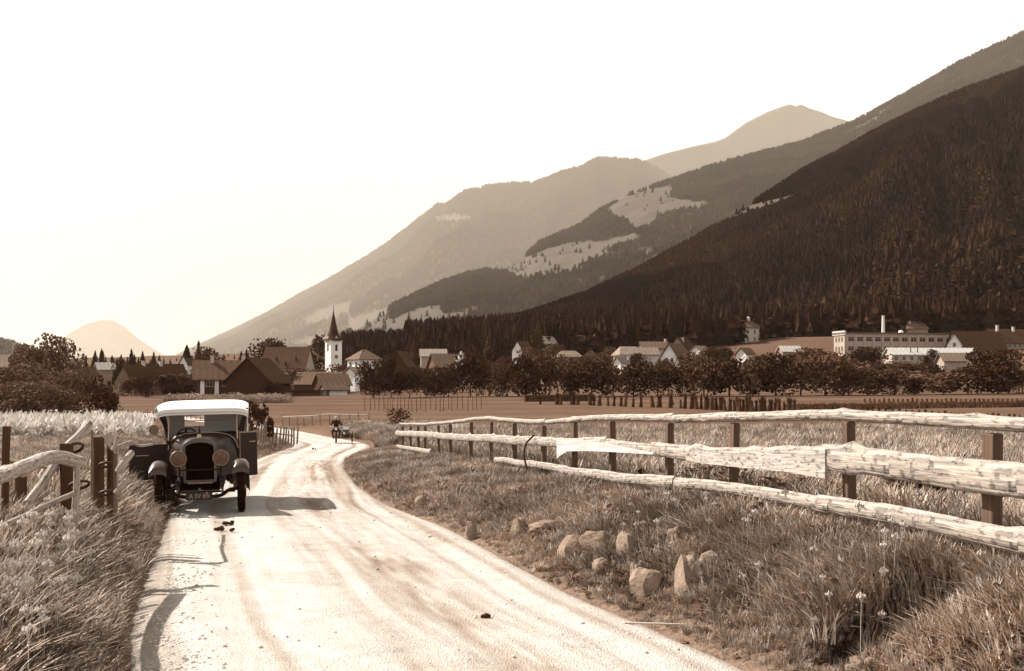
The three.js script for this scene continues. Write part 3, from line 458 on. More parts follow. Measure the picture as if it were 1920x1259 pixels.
const oGroup = 'trees along the far edge of the field', ORD = ['first', 'second', 'third', 'fourth', 'fifth', 'sixth', 'seventh', 'eighth', 'ninth', 'tenth', 'eleventh', 'twelfth'];
const orchard = (k) => k < 5 ? `${ORD[4 - k]} dark tree towards the church from the domed tree by the turret, field edge row` : k < 16 ? `${ORD[k - 5]} dark round tree away from the church after the domed tree, field edge row` : `${ORD[26 - k]} dark round tree inwards from the broad tall tree at the photo edge`;
let oN = 0;
for (const [px, top, w, d, tone = 0] of [[700, 668, 56, 235], [733, 655, 62, 232, 3], [768, 692, 42, 235], [800, 686, 46, 240, 1], [832, 690, 48, 235], [918, 682, 52, 235, 1], [950, 688, 50, 230], [985, 668, 70, 215, 3], [1030, 664, 68, 218, 1], [1072, 690, 56, 220, 2], [1110, 680, 62, 218, 3], [1150, 688, 58, 222, 2], [1188, 676, 70, 215, 3], [1233, 684, 62, 215], [1275, 682, 64, 213, 3], [1320, 670, 78, 210, 1], [1368, 666, 74, 210, 3], [1412, 668, 66, 208, 2], [1455, 656, 74, 208, 3], [1502, 664, 74, 206, 1], [1548, 668, 66, 206, 2], [1592, 692, 54, 204], [1628, 690, 60, 204, 1], [1678, 690, 60, 203], [1718, 702, 50, 203, 3], [1770, 696, 62, 202, 2], [1815, 692, 58, 202]]) tree(px, top, w, d, orchard(oN++), oGroup, { tone });
tree(882, 660, 58, 236, 'tall dark tree with a domed top beside the white turret', null, { tone: 3 });
tree(1872, 655, 92, 200, 'broad tall tree at the photo edge below the long building', null, { tone: 0, geo: bigCrowns[2] });
tree(1918, 690, 60, 204, 'tree cut by the photo edge behind the rows of heaps', null, { tone: 1 });
const vGroup = 'trees between the village houses', vLab = 'leafy tree in the second row, between the village houses and the field edge trees';
for (const [px, top, w, d, tone] of [[710, 690, 60, 262, 1], [785, 678, 50, 290, 1], [850, 690, 40, 280, 0], [905, 668, 50, 300, 1], [940, 672, 50, 310, 1], [1000, 655, 50, 360, 1], [1040, 648, 46, 420, 1], [1050, 670, 56, 300, 0], [1090, 672, 46, 310, 1], [1135, 664, 44, 350, 1], [1150, 650, 34, 420, 2], [1196, 665, 32, 350, 3], [1245, 676, 40, 310, 1], [1300, 662, 46, 340, 1], [1335, 648, 48, 380, 0], [1352, 646, 40, 420, 3], [1432, 660, 44, 330, 3], [1530, 656, 60, 300, 0], [1575, 668, 60, 280, 0], [1630, 656, 56, 320, 3], [1655, 676, 50, 300, 0], [1700, 680, 60, 290, 1], [1750, 686, 50, 270, 3], [1805, 690, 50, 270, 0], [1850, 676, 50, 300, 1]]) tree(px, top, w, d, vLab, vGroup, { tone });
tree(1746, 654, 26, 320, 'slim dark pointed tree standing before the long white shed', null, { tone: 3 });
tree(505, 636, 64, 455, 'large round tree behind the farmhouse and the church nave', null, { tone: 0 });
tree(594, 626, 44, 440, 'tall tree just behind the church tower', null, { tone: 0 });
tree(640, 684, 50, 330, 'bushy tree at the foot of the church tower', null, { tone: 1 });
tree(573, 690, 60, 330, 'broad bushy tree in front of the church nave', null, { tone: 1 });
tree(543, 700, 40, 300, 'low bushy tree between the barn and the church', null, { tone: 0 });
tree(395, 652, 44, 380, 'round tree behind the farmhouse roof', null, { tone: 1 });
tree(222, 670, 22, 380, 'small round dark tree beside the pale roofed shed', null, { tone: 3 });
// the group at the photo edge
tree(98, 625, 104, 205, 'largest tree of the clump, its domed crown standing above the far hills', null, { tone: 4, geo: bigCrowns[0] });
tree(48, 642, 56, 240, 'tree rising behind the clump, left of the domed crown', null, { tone: 5, geo: bigCrowns[1] });
tree(70, 680, 104, 140, 'wide shaggy tree at the heart of the dark clump', null, { tone: 5, geo: bigCrowns[1] });
tree(128, 690, 84, 135, 'shaggy tree on the valley side of the dark clump', null, { tone: 4, geo: bigCrowns[0] });
tree(8, 690, 78, 120, 'tall tree of the clump cut by the photo edge', null, { tone: 4, geo: bigCrowns[2] });
tree(50, 716, 90, 108, 'low spreading fruit tree in front of the dark clump', null, { tone: 5, geo: bigCrowns[2] });
tree(110, 722, 80, 106, 'low fruit tree touching the spreading one in front of the clump', null, { tone: 4, geo: bigCrowns[1] });
tree(182, 706, 60, 98, 'young fruit tree with loose dark leaves behind the stake fence', null, { tone: 0, geo: crown(240, 620, 0.07, { lobes: 9, ragged: 0.5 }) });
tree(206, 724, 34, 101, 'small fruit tree next to the loose leaved young one', null, { tone: 0, geo: crown(241, 420, 0.09, { lobes: 7, ragged: 0.5 }) });
for (const [px, top, w, d, tone] of [[246, 700, 36, 285, 1], [336, 702, 56, 290, 1], [362, 700, 50, 288, 0], [385, 690, 40, 300, 1], [232, 690, 34, 330, 1], [318, 704, 40, 275, 3], [272, 710, 40, 270, 0]]) tree(px, top, w, d, 'bushy tree in the hedge around the two dark houses', 'bushy trees around the dark houses', { tone });
tree(508, 716, 30, 245, 'dark bush against the end of the timber barn', null, { tone: 3, name: 'bush' });

// ---------------------------------------------------------------- single conifers along the edge of the wood
const spires = [coniferCrown(301, 15, 16, 0.5), coniferCrown(302, 13, 16, 0.6), coniferCrown(303, 17, 14, 0.5), coniferCrown(304, 12, 16, 0.65)];
const stemG = new THREE.CylinderGeometry(0.006, 0.016, 0.95, 6).translate(0, 0.44, 0);
let cN = 0;
function conifer(px, top, d, label, group, wide = 1) {
  const k = cN++, x = X(px, d), y = gy(x, d), h = Math.max(2, Y(top, d) - y), g = thing('conifer_tree', label, 'tree', x, y - 0.3, -d, hash(k, 7) * 6.28, group);
  const t = part('trunk', stemG, barkM, g); t.scale.setScalar(h); const c = part('crown', spires[k % 4], needleTones[k % 4], g); const w = h * wide * (0.8 + 0.4 * hash(k, 8)); c.scale.set(w, h, w);
}
{
  const eL = 'dark pointed conifer along the lower edge of the mountain forest', eG = 'conifers along the forest edge', R = rng(77);
  const edge = [[640, 636], [700, 632], [740, 620], [800, 604], [850, 600], [900, 594], [950, 582], [1000, 576], [1060, 574], [1150, 566], [1250, 560], [1400, 552]];
  for (let px = 644; px < 1330; px += 6.5 + 4 * R()) conifer(px, table(edge, px) + 26 * R() * R() + (R() < 0.3 ? 8 : 0), 520 + 60 * R(), eL, eG, 1.05);
  for (let px = 744; px < 1020; px += 9 + 5 * R()) conifer(px, table(edge, px) + 18 + 14 * R(), 480 + 24 * R(), eL, eG, 1.1);
  const fL = 'distant conifer on the valley floor beyond the farmhouse', fG = 'far conifers on the valley floor';
  for (let px = 160; px < 480; px += 7 + 7 * R()) conifer(px, 662 + 10 * R(), 620 + 100 * R(), fL, fG, 1.15);
  for (const [px, top] of [[178, 655], [190, 651], [246, 651], [267, 656], [288, 658], [345, 655], [462, 652], [452, 656]]) conifer(px, top, 560, fL, fG, 1.15);
  conifer(372, 636, 470, 'tallest conifer behind the farmhouse', null, 1.2); conifer(350, 643, 480, 'second tallest conifer, left of the tallest one behind the farmhouse', null, 1.2);
}
// the lower wood between the single trees and the mountain
{
  const R = rng(78), lists = [[], [], [], [], []];
  for (let i = 0; i < 15000; i++) {
    const px = 640 + 1500 * R(), d = 500 + 190 * R(), x = X(px, d), q = d + 0.8 * x;
    if (px > 1330 && (q < 640 && px < 1640 || q < 620)) { if (!(px > 1330 && d > 470 && px < 1430 && R() < 0.4)) continue; }
    if (px < 900 && d < 545) continue;
    const leafy = R() < (px > 1000 ? 0.35 : 0.08), h = (px < 760 ? 9 : 13) * (0.7 + 0.6 * R()), k = leafy ? 3 + Math.floor(R() * 2) : Math.floor(R() * 3);
    lists[k].push([x, gy(x, d) - 0.4, -d, h * (leafy ? 0.85 : 1.1), leafy ? h * 0.7 : h, h * (leafy ? 0.85 : 1.1), R() * 6.28, 0, (leafy ? 1.3 : 0.8) * (0.7 + 0.6 * R())]);
  }
  lists.forEach((l, k) => scatter(k < 3 ? 'conifer_wood' : 'leafy_wood', k < 3 ? farTrees[k] : blobs[k - 3], needleM, l, 'dark mixed wood at the foot of the mountain' + [', tall spires', ', wide spires', ', low spires', ', round crowns', ', rounded pale crowns'][k], 'forest'));
}

// ---------------------------------------------------------------- the field: stooks, heaps, poles
function stook(seed, n = 44) {                               // a leaning shock of tied stalks, unit height
  const R = rng(seed), P = [];
  for (let k = 0; k < n; k++) {
    const a = R() * 6.28, b = a + 0.9 * (R() - 0.5), r0 = 0.16 + 0.1 * R(), r1 = 0.06 + 0.07 * R(), r2 = 0.08 + 0.2 * R(), w = 0.04 + 0.035 * R(), t = 0.72 + 0.34 * R();
    const p = [[Math.cos(a) * r0, 0, Math.sin(a) * r0], [Math.cos(b) * r1, 0.66, Math.sin(b) * r1], [Math.cos(b + 0.6 * (R() - 0.5)) * r2, t, Math.sin(b) * r2]], q = [-Math.sin(a) * w, 0, Math.cos(a) * w];
    const v = (i, s, m = 1) => [p[i][0] + s * q[0] * m, p[i][1], p[i][2] + s * q[2] * m];
    P.push(...v(0, -1), ...v(0, 1), ...v(1, 1, 0.7), ...v(0, -1), ...v(1, 1, 0.7), ...v(1, -1, 0.7), ...v(1, -1, 0.8), ...v(1, 1, 0.8), ...v(2, 0));
  }
  const g = new THREE.BufferGeometry(); g.setAttribute('position', new THREE.Float32BufferAttribute(P, 3)); g.computeVertexNormals(); return g;
}
const stooks = [stook(401), stook(402), stook(403), stook(404)], stookMs = [0.035, 0.045, 0.06].map((L) => mat(L, { rough: 1, side: THREE.DoubleSide }));
{
  const R = rng(41), pxs = [1013, 1045, 1052, 1074, 1083, 1106, 1114, 1124, 1140, 1151, 1164, 1172, 1187, 1202, 1224, 1236, 1257, 1276, 1284, 1297, 1306, 1315, 1325, 1334, 1343, 1351, 1360, 1368, 1378, 1386, 1394, 1402, 1410, 1418, 1426, 1434, 1443, 1452, 1461, 1470, 1479, 1488];
  pxs.forEach((px, i) => {
    const rows = px > 1250 && i % 3 === 1 ? 2 : 1;
    for (let r = 0; r < rows; r++) { const d = lerp(172, 120, (px - 1013) / 477) + (r ? 9 + 6 * R() : 3 * (R() - 0.5)), x = X(px + (r ? 4 : 0), d), s = 1.15 + 0.7 * R(), o = solo('stook', stooks[(i + r) % 4], stookMs[(i * 7 + r) % 3], 'dark upright shock of stalks in the crowded line across the field', 'stook', 'shocks of stalks standing across the field'); o.position.set(x, gy(x, d) - 0.03, -d); o.scale.set(s * (0.55 + 0.4 * R()), s, s * (0.55 + 0.4 * R())); o.rotation.set(0.14 * (R() - 0.5), R() * 6.28, 0.3 * (R() - 0.5)); }
  });
  const heap = (px, d, row) => { const x = X(px, d), s = 0.55 + 0.2 * R(), o = solo('hay_heap', stooks[Math.floor(R() * 4)], stookMs[1 + Math.floor(R() * 2)], ['small heap in the farthest straight row behind the fence', 'small heap in the middle slanting row behind the top rail', 'small heap in the nearest short row at the photo edge'][row], 'heap', ['heaps of the far row', 'heaps of the middle row', 'heaps of the near row'][row]); o.position.set(x, gy(x, d) - 0.04, -d); o.scale.set(s * 1.0, s, s * 1.0); o.rotation.y = R() * 6; };
  for (let px = 1622; px < 1925; px += 8.2 + 1.5 * R()) heap(px, lerp(166, 150, (px - 1600) / 320), 0);
  for (let px = 1626; px < 1810; px += 11 + 2 * R()) heap(px, lerp(122, 100, (px - 1620) / 190), 1);
  for (let px = 1842; px < 1925; px += 9.5 + 1.5 * R()) heap(px, lerp(98, 92, (px - 1840) / 80), 2);
  const poleG = new THREE.CylinderGeometry(0.03, 0.045, 1, 6).translate(0, 0.5, 0), poleM = mat(0.05, { rough: 1 });
  for (let px = 684; px < 905; px += 5.5 + 5 * R()) { const d = 138 + 16 * R(), x = X(px, d), h = 1.5 + 0.7 * R(), o = solo('crop_pole', poleG, poleM, 'thin bare pole in the pole field beyond the bend', 'pole', 'bare poles in the field beyond the bend'); o.position.set(x, gy(x, d) - 0.1, -d); o.scale.set(1, h, 1); o.rotation.z = 0.08 * (R() - 0.5); }
  // low dark crop strips
  const list = []; for (let i = 0; i < 1500; i++) { const px = 1470 + 470 * R(), d = 130 + 9 * R() + (px - 1470) * 0.012, x = X(px, d); list.push([x, gy(x, d), -d, 0.5, 0.35 + 0.3 * R(), 0.5, R() * 6, 0, 0.8 + 0.6 * R()]); }
  for (let i = 0; i < 2600; i++) { const px = 985 + 130 * R(), d = 190 + 5 * R(), x = X(px, d); list.push([x, gy(x, d), -d, 0.8, 0.7 + 0.3 * R(), 0.8, R() * 6, 0, 0.7 + 0.5 * R()]); }
  scatter('beet_crop', stook(405, 12), mat(0.06, { rough: 1, side: THREE.DoubleSide }), list, 'low dark crop in strips across the field', 'crop');
}
// ---------------------------------------------------------------- maize hedge and broad leaved crop
function leafPlant(seed, n, wide, up, sag) {                  // broad pointed leaves round a stem, unit height
  const R = rng(seed), P = [];
  const tri = (a, b, c) => P.push(...a, ...b, ...c);
  for (let k = 0; k < n; k++) {
    const a = k * 2.4 + R(), y0 = 0.06 + 0.6 * k / n, L = (0.38 + 0.25 * R()) * up, w = wide * (0.7 + 0.6 * R()), c = Math.cos(a), s = Math.sin(a), lift = 0.5 + 0.5 * R();
    const pt = (t, e) => [c * L * t * 0.75 - s * e, y0 + L * (lift * t - sag * t * t), s * L * t * 0.75 + c * e], r0 = pt(0, 0), m0 = pt(0.45, -w), m1 = pt(0.45, w), mm = pt(0.5, 0), e = pt(1, 0); mm[1] -= w * 0.4;
    tri(r0, m0, mm); tri(r0, mm, m1); tri(m0, e, mm); tri(mm, e, m1);
  }
  const st = rod([0, 0, 0], [0, 0.75, 0], 0.022, 0.012, 5), g = new THREE.BufferGeometry(); g.setAttribute('position', new THREE.Float32BufferAttribute(P, 3)); g.computeVertexNormals();
  return merge([g, st]);
}
const cropLeaf = mat(0.5, { rough: 0.8, side: THREE.DoubleSide, transmission: 0.35, thickness: 0 }), maizeLeaf = mat(0.2, { rough: 0.9, side: THREE.DoubleSide });
{
  const R = rng(43), A = [[], [], []];
  for (let row = 0; row < 30; row++) for (let i = 0; i < 120; i++) {           // the pale broad leaved crop beside the car
    const d = 52 + row * 0.95, px = -90 + i * 3.2 + 2.4 * R(); if (R() < 0.5 || px > 276 - (row > 20 ? 10 : 0)) continue; const x = X(px, d); if (nearRoad(x, d).s < 1) continue;
    const s = 0.62 + 0.34 * R(); A[i % 3].push([x, gy(x, d) - 0.03, -d - 0.4 * R(), s * 0.85, s, s * 0.85, R() * 6.28, 0.12 * (R() - 0.5), 0.75 + 0.5 * R()]);
  }
  A.forEach((l, k) => scatter('tobacco_crop', leafPlant(411 + k, 9, 0.1, 1.3, 0.2), cropLeaf, l, 'pale broad leaved crop standing in the field beside the car' + ['', ', fuller plants', ', taller plants'][k], 'crop'));
  const Bl = [[], []];
  for (let i = 0; i < 3200; i++) { const px = 308 + 235 * R(), d = 196 + 40 * R(), x = X(px, d), s = 0.9 + 0.8 * R() * fbm(px / 14, d / 9, 2, 87) * 1.6; Bl[i % 2].push([x, gy(x, d), -d, s, s, s, R() * 6.28, 0.1 * (R() - 0.5), 0.7 + 0.6 * R()]); }
  Bl.forEach((l, k) => scatter('maize_crop', leafPlant(421 + k, 9, 0.05, 1.2, 0.5), maizeLeaf, l, 'strip of maize in front of the farmhouse' + ['', ', taller stalks'][k], 'crop'));
}

// ---------------------------------------------------------------- fences
const barkT = tex(256, 512, (u, v) => 0.8 + 0.75 * (fbm(u * 42, v * 7, 4, 111, 0) - 0.5) - 0.4 * sm(0.56, 0.72, fbm(u * 14, v * 24, 4, 112)) - 0.3 * sm(0.55, 0.75, fbm(u * 26, v * 5, 4, 113)));
const woodT = tex(256, 512, (u, v) => 0.76 + 0.5 * (fbm(u * 26, v * 3, 4, 114, 0) - 0.5) + 0.3 * (fbm(u * 5, v * 5, 3, 115, 0) - 0.5));
const woodB = tex(256, 512, (u, v) => fbm(u * 26, v * 4, 4, 114, 0), false);
barkT.repeat.set(1, 0.5); woodT.repeat.set(1, 0.5); woodB.repeat.set(1, 0.5);
const palingM = mat(0.36, { rough: 0.85, map: barkT, bumpMap: woodB, bumpScale: 0.012 }), postM = mat(0.1, { rough: 0.9, map: woodT, bumpMap: woodB, bumpScale: 0.01 }), greyWood = mat(0.2, { rough: 0.95, map: woodT, bumpMap: woodB, bumpScale: 0.01 }), darkWood = mat(0.06, { rough: 1, map: woodT, bumpMap: woodB, bumpScale: 0.015 }), ironM = mat(0.03, { rough: 0.6, metalness: 0.4 });
{
  // photo column of each post; distance along the straight fence line; heights of the three rails
  const P = [2160, 1860, 1595, 1375, 1255, 1150, 1078, 1020, 965, 920, 882, 845, 823, 797, 785, 770, 755].map((px) => { const d = (3.94 + 0.205 * 10.5) / ((px - 960) / F + 0.205); return { d, x: fenceX(d) }; });
  const TOP = [[8, 1.9], [10.5, 1.91], [13, 1.95], [16.1, 1.86], [18.5, 1.8], [21.4, 1.76], [23.9, 1.68], [26.5, 1.55], [29.4, 1.53], [32.3, 1.49], [35.2, 1.42], [41, 1.175], [44.3, 1.06], [51, 0.88]];
  const MID = [[8, 1.5], [10.5, 1.51], [13, 1.53], [16.1, 1.4], [18.5, 1.36], [21.4, 1.33], [23.9, 1.24], [26.5, 1.17], [29.4, 1.1], [32.3, 1.03], [35.2, 0.95], [41, 0.8], [44.3, 0.72], [51, 0.54]];
  const LOW = [[8, 1.02], [10.5, 1.03], [13, 1.04], [16.1, 1.0], [18.5, 0.9], [21.4, 0.79], [23.9, 0.72], [26.5, 0.68], [29.4, 0.62], [32.3, 0.5], [38, 0.3], [44.3, 0.17], [51, 0.01]];
  const g = thing('rail_fence', 'long pale log fence with three rails running down the verge', 'fence', 0, 0, 0);
  const ang = Math.atan2(-0.205, 1);                          // fence direction
  P.forEach((p, i) => {
    const y0 = ground(p.x, p.d), top = table(TOP, p.d) - 0.05, h = top - y0 + 0.35;
    const pg = rbx(i % 3 ? 0.1 : 0.085, h, 0.13 + 0.04 * hash(i, 9), 0, h / 2 - 0.35, 0, 0.018); const o = part('post', pg, postM, g); o.position.set(p.x, y0, -p.d); o.rotation.set(0.02 * (hash(i, 1) - 0.5), -ang + 0.12 * (hash(i, 2) - 0.5), 0.05 * (hash(i, 3) - 0.5));
  });
  const off = [-0.98, -0.2];                                   // towards the road, square to the fence
  const pt = (tb, d, k, dy = 0) => { const x = fenceX(d) + off[0] * k; return [x, table(tb, d) + dy, -(d + off[1] * k)]; };
  const top = [[7.9, 16.3, 0.062, 0.058], [15.9, 18.7, 0.062, 0.055], [18.3, 24.2, 0.06, 0.05], [23.3, 26.9, 0.055, 0.045], [26.2, 36, 0.055, 0.05], [35.5, 45, 0.055, 0.05], [44.5, 51.6, 0.05, 0.045]];
  top.forEach(([a, b, r0, r1], i) => { const n = Math.max(3, Math.round((b - a) / 1.3)), q = []; for (let k = 0; k <= n; k++) { const d = lerp(a, b, k / n); const p = pt(TOP, d, 0.015, 0.02 + 0.05 * (fbm(d * 0.5, i, 2, 121) - 0.5)); q.push(p); } part('top_rail', log(q, r0, r1, 500 + i, { seg: n * 7, rs: 12, lump: 0.09, knots: 7 }), palingM, g); });
  const mid = [[7.9, 13.15, 0.15, 0.13], [13.0, 18.9, 0.125, 0.1], [18.3, 21.6, 0.085, 0.09], [21.3, 27, 0.11, 0.09], [26.3, 33, 0.1, 0.1], [32.4, 42, 0.1, 0.1], [41.2, 51.8, 0.11, 0.11]];
  mid.forEach(([a, b, r0, r1], i) => { const n = Math.max(3, Math.round((b - a) / 1.2)), q = []; for (let k = 0; k <= n; k++) { const d = lerp(a, b, k / n); q.push(pt(MID, d, 0.15, 0.05 * (fbm(d * 0.6, i, 2, 122) - 0.5))); } part('middle_rail', log(q, r0, r1, 520 + i, { seg: n * 5, rs: 11, lump: i === 1 ? 0.22 : 0.09, squash: 0.42, knots: 9 }), palingM, g); });
  const low = [[7.9, 13.4, 0.11, 0.09], [13.1, 18.2, 0.08, 0.075], [17.9, 24.5, 0.09, 0.08], [23.9, 31, 0.08, 0.07], [42, 51.6, 0.09, 0.07]];
  low.forEach(([a, b, r0, r1], i) => { const n = Math.max(3, Math.round((b - a) / 1.3)), q = []; for (let k = 0; k <= n; k++) { const d = lerp(a, b, k / n); q.push(pt(LOW, d, 0.14, 0.06 * (fbm(d * 0.5, i, 2, 123) - 0.5))); } part('bottom_rail', log(q, r0, r1, 540 + i, { seg: n * 5, rs: 10, lump: 0.16, squash: 0.55, knots: 4 }), palingM, g); });
  // wide sawn slab nailed along the middle rail: deep and pointed at its far end, narrowing towards the near end
  const slab = (d0, d1, pr, k, name, L) => {
    const Pp = [], U = [], I = [], n = pr.length; pr.forEach(([t, up, dn], i) => { const d = lerp(d0, d1, t), a = pt(MID, d, k), w = i % 2 ? 0.012 : -0.006; for (const [y, o] of [[up, 0], [dn, 0], [dn, 0.035], [up, 0.035]]) { Pp.push(a[0] + o * 0.98 + w, a[1] + y, a[2] - o * 0.2); U.push(y * 3, t * 4); } });
    for (let i = 0; i < n - 1; i++) for (let j = 0; j < 4; j++) { const q = i * 4 + j, e = i * 4 + (j + 1) % 4; I.push(q, q + 4, e, e, q + 4, e + 4); }
    I.push(0, 1, 2, 0, 2, 3); const z = (n - 1) * 4; I.push(z, z + 2, z + 1, z, z + 3, z + 2);
    const gg = new THREE.BufferGeometry(); gg.setAttribute('position', new THREE.Float32BufferAttribute(Pp, 3)); gg.setAttribute('uv', new THREE.Float32BufferAttribute(U, 2)); gg.setIndex(I); const f = gg.toNonIndexed(); f.computeVertexNormals();
    return part(name, f, L, g);
  };
  
  slab(24.4, 18.6, [[0, 0.06, -0.3], [0.05, 0.07, -0.22], [0.14, 0.07, -0.15], [0.3, 0.06, -0.13], [0.55, 0.02, -0.12], [0.8, -0.02, -0.09], [1, -0.05, -0.07]], 0.24, 'slab', mat(0.58, { rough: 0.85, map: woodT, bumpMap: woodB, bumpScale: 0.01 }));
  slab(17.2, 13.1, [[0, 0.0, -0.1], [0.15, 0.03, -0.12], [0.3, 0.04, -0.12], [0.45, 0.05, -0.14], [0.6, 0.07, -0.15], [0.75, 0.08, -0.16], [0.9, 0.08, -0.19], [1, 0.085, -0.21]], 0.23, 'slab', mat(0.42, { rough: 0.85, map: barkT }));
}
{ // log lying in the grass below the fence and a bent withe on one post
  const p = (px, d, h) => { const x = X(px, d); return [x, ground(x, d) + h, -d]; };
  solo('fallen_log', log([p(1805, 10.3, 0.1), p(1880, 10, 0.1), p(1990, 9.5, 0.12)], 0.07, 0.06, 561, { seg: 14, knots: 2 }), palingM, 'pale log lying in the grass under the nearest fence post', 'log');
  const d = 26.5, x = fenceX(d) - 0.25; solo('bent_withe', tube([[x + 0.05, 1.3, -d], [x - 0.12, 1.12, -d], [x - 0.16, 0.9, -d], [x - 0.1, 0.6, -d]], 0.022, 20, 6), darkWood, 'dark bent withe leaning on a post of the log fence', 'withe');
}
// fence beside the car: crooked rails on stout posts
{
  const D = 13.8, g = thing('field_fence', 'crooked pole fence with dark posts and iron hoops in the weeds', 'fence', 0, 0, 0), at = (px, py, d = D) => [X(px, d), Y(py, d), -d];
  part('rail', log([at(-200, 945, 7.2), at(-110, 918, 8.4), at(0, 893, 10.5), at(40, 878, 12), at(82, 862, 13.3), at(115, 858, 14), at(149, 868, 14.5)], 0.062, 0.075, 571, { seg: 60, rs: 10, lump: 0.14, knots: 5 }), palingM, g);
  part('leaning_pole', log([at(50, 945, 14.2), at(80, 905, 14.5), at(125, 838, 14.9), at(142, 822, 15.1), at(166, 796, 15.4)], 0.05, 0.055, 572, { seg: 30, rs: 9, lump: 0.25, knots: 4 }), palingM, g);
  part('lower_rail', log([at(-40, 1010, 12.8), at(30, 976, 13.3), at(70, 956, 13.5), at(105, 940, 13.6), at(140, 925, 13.7)], 0.032, 0.03, 573, { seg: 24, lump: 0.3, knots: 4 }), palingM, g);
  part('post', log([at(128, 1075, 14.75), at(126, 960, 14.75), at(124, 832, 14.75)], 0.085, 0.08, 574, { seg: 12, rs: 8, lump: 0.1 }), darkWood, g);
  part('pale_post', log([at(126, 1090, 14.3), at(138, 985, 14.35), at(142, 930, 14.35), at(144, 872, 14.35)], 0.045, 0.038, 575, { seg: 14, lump: 0.12 }), palingM, g);
  const hoop = (px, py, d, r, ry) => { const o = part('hoop', new THREE.TorusGeometry(r, 0.018, 6, 22), ironM, g); o.position.set(...at(px, py, d)); o.rotation.set(1.2, ry, 0); };
  hoop(134, 842, 14.85, 0.13, 0.4); hoop(148, 910, 14.5, 0.11, 0.3); hoop(198, 872, 17, 0.085, 0.2); hoop(199, 925, 17, 0.085, 0.2);
  const stakeH = (px, d, py, r, m, s, lean = 0) => part('post', log([[X(px - lean, d), ground(X(px, d), d) - 0.2, -d], at(px - lean / 2, (py + 960) / 2, d), at(px, py, d)], r, r * 0.92, s, { seg: 10, rs: 8, lump: 0.12 }), m, g);
  stakeH(12, 15, 800, 0.05, darkWood, 576, 5); stakeH(38, 16.5, 866, 0.09, darkWood, 577); stakeH(184, 17.2, 820, 0.085, darkWood, 578); stakeH(206, 17.4, 832, 0.05, darkWood, 579); stakeH(172, 17.6, 806, 0.02, greyWood, 580); stakeH(216, 17.6, 850, 0.03, greyWood, 581);
  part('rail', log([at(196, 818, 17), at(210, 842, 17), at(222, 838, 17), at(246, 829, 17.2)], 0.03, 0.026, 582, { seg: 16, lump: 0.2 }), palingM, g);
  part('prop', log([at(211, 845, 16.9), at(216, 835, 16.9), at(220, 818, 16.9)], 0.03, 0.024, 583, { seg: 8, lump: 0.2 }), palingM, g);
  part('rail', log([at(222, 886, 16.8), at(230, 872, 16.8), at(240, 858, 16.9), at(246, 850, 17)], 0.055, 0.045, 584, { seg: 12, lump: 0.2 }), palingM, g);
  part('rail', log([at(216, 926, 16.8), at(228, 912, 16.8), at(240, 898, 16.9)], 0.04, 0.035, 585, { seg: 8, lump: 0.25 }), palingM, g);
  part('rail', log([at(246, 829, 17.2), at(262, 836, 18.5), at(285, 834, 20.2)], 0.022, 0.02, 586, { seg: 12, lump: 0.2 }), palingM, g);
  part('rail', log([at(-60, 845, 17.2), at(38, 868, 16.6), at(128, 880, 15.6)], 0.03, 0.03, 587, { seg: 12, lump: 0.2 }), greyWood, g);
}
// stake fences farther off
function stakeFence(name, label, pts, step, h, thick, m, rails, seed, lean = 0) {
  const g = thing(name, label, 'fence', 0, 0, 0), R = rng(seed); let acc = 0;
  const at = (t) => { const n = pts.length - 1, i = Math.min(n - 1, Math.floor(t * n)), u = t * n - i; return [lerp(pts[i][0], pts[i + 1][0], u), lerp(pts[i][1], pts[i + 1][1], u)]; };
  let L = 0; for (let i = 1; i < pts.length; i++) L += Math.hypot(pts[i][0] - pts[i - 1][0], pts[i][1] - pts[i - 1][1]);
  const n = Math.round(L / step);
  for (let i = 0; i <= n; i++) { const [x, d] = at(i / n), hh = h * (0.8 + 0.35 * R()), y = ground(x, d); part('stake', rod([x, y - 0.2, -d], [x + lean * hh + 0.12 * (R() - 0.5), y + hh, -d + 0.1 * (R() - 0.5)], thick, thick * 0.75, 6), m, g); }
  for (const [k, r, mm] of rails) { const q = []; for (let i = 0; i <= n; i += 2) { const [x, d] = at(i / n); q.push([x, ground(x, d) + h * k + 0.06 * (R() - 0.5), -d + 0.03]); } if (q.length > 2) part('rail', log(q, r, r, seed + k * 10, { seg: q.length * 3, rs: 6, lump: 0.2 }), mm ?? m, g); }
}
stakeFence('stake_fence', 'dark stake fence behind the pale crop, below the fruit trees', [[X(-60, 88), 88], [X(120, 90), 90], [X(290, 96), 96]], 0.52, 0.85, 0.035, darkWood, [[0.55, 0.03], [0.85, 0.025]], 601, -0.12);
stakeFence('stake_fence', 'short crooked stake fence on the grass bank inside the bend', [[X(448, 52), 52], [X(500, 57), 57], [X(556, 66), 66]], 0.75, 0.95, 0.055, greyWood, [[0.55, 0.035, palingM], [0.95, 0.03, palingM]], 602, 0.05);
stakeFence('stake_fence', 'pale broken fence on the far side of the road at the bend', [[X(530, 96), 96], [X(600, 88), 88], [X(692, 84), 84]], 1.5, 0.75, 0.05, greyWood, [[0.9, 0.035, palingM]], 603);
stakeFence('stake_fence', 'far fence behind the car between the road and the field', [[X(300, 118), 118], [X(380, 112), 112], [X(470, 92), 92]], 1.6, 0.9, 0.05, greyWood, [[0.5, 0.04, palingM], [0.95, 0.04, palingM]], 604);

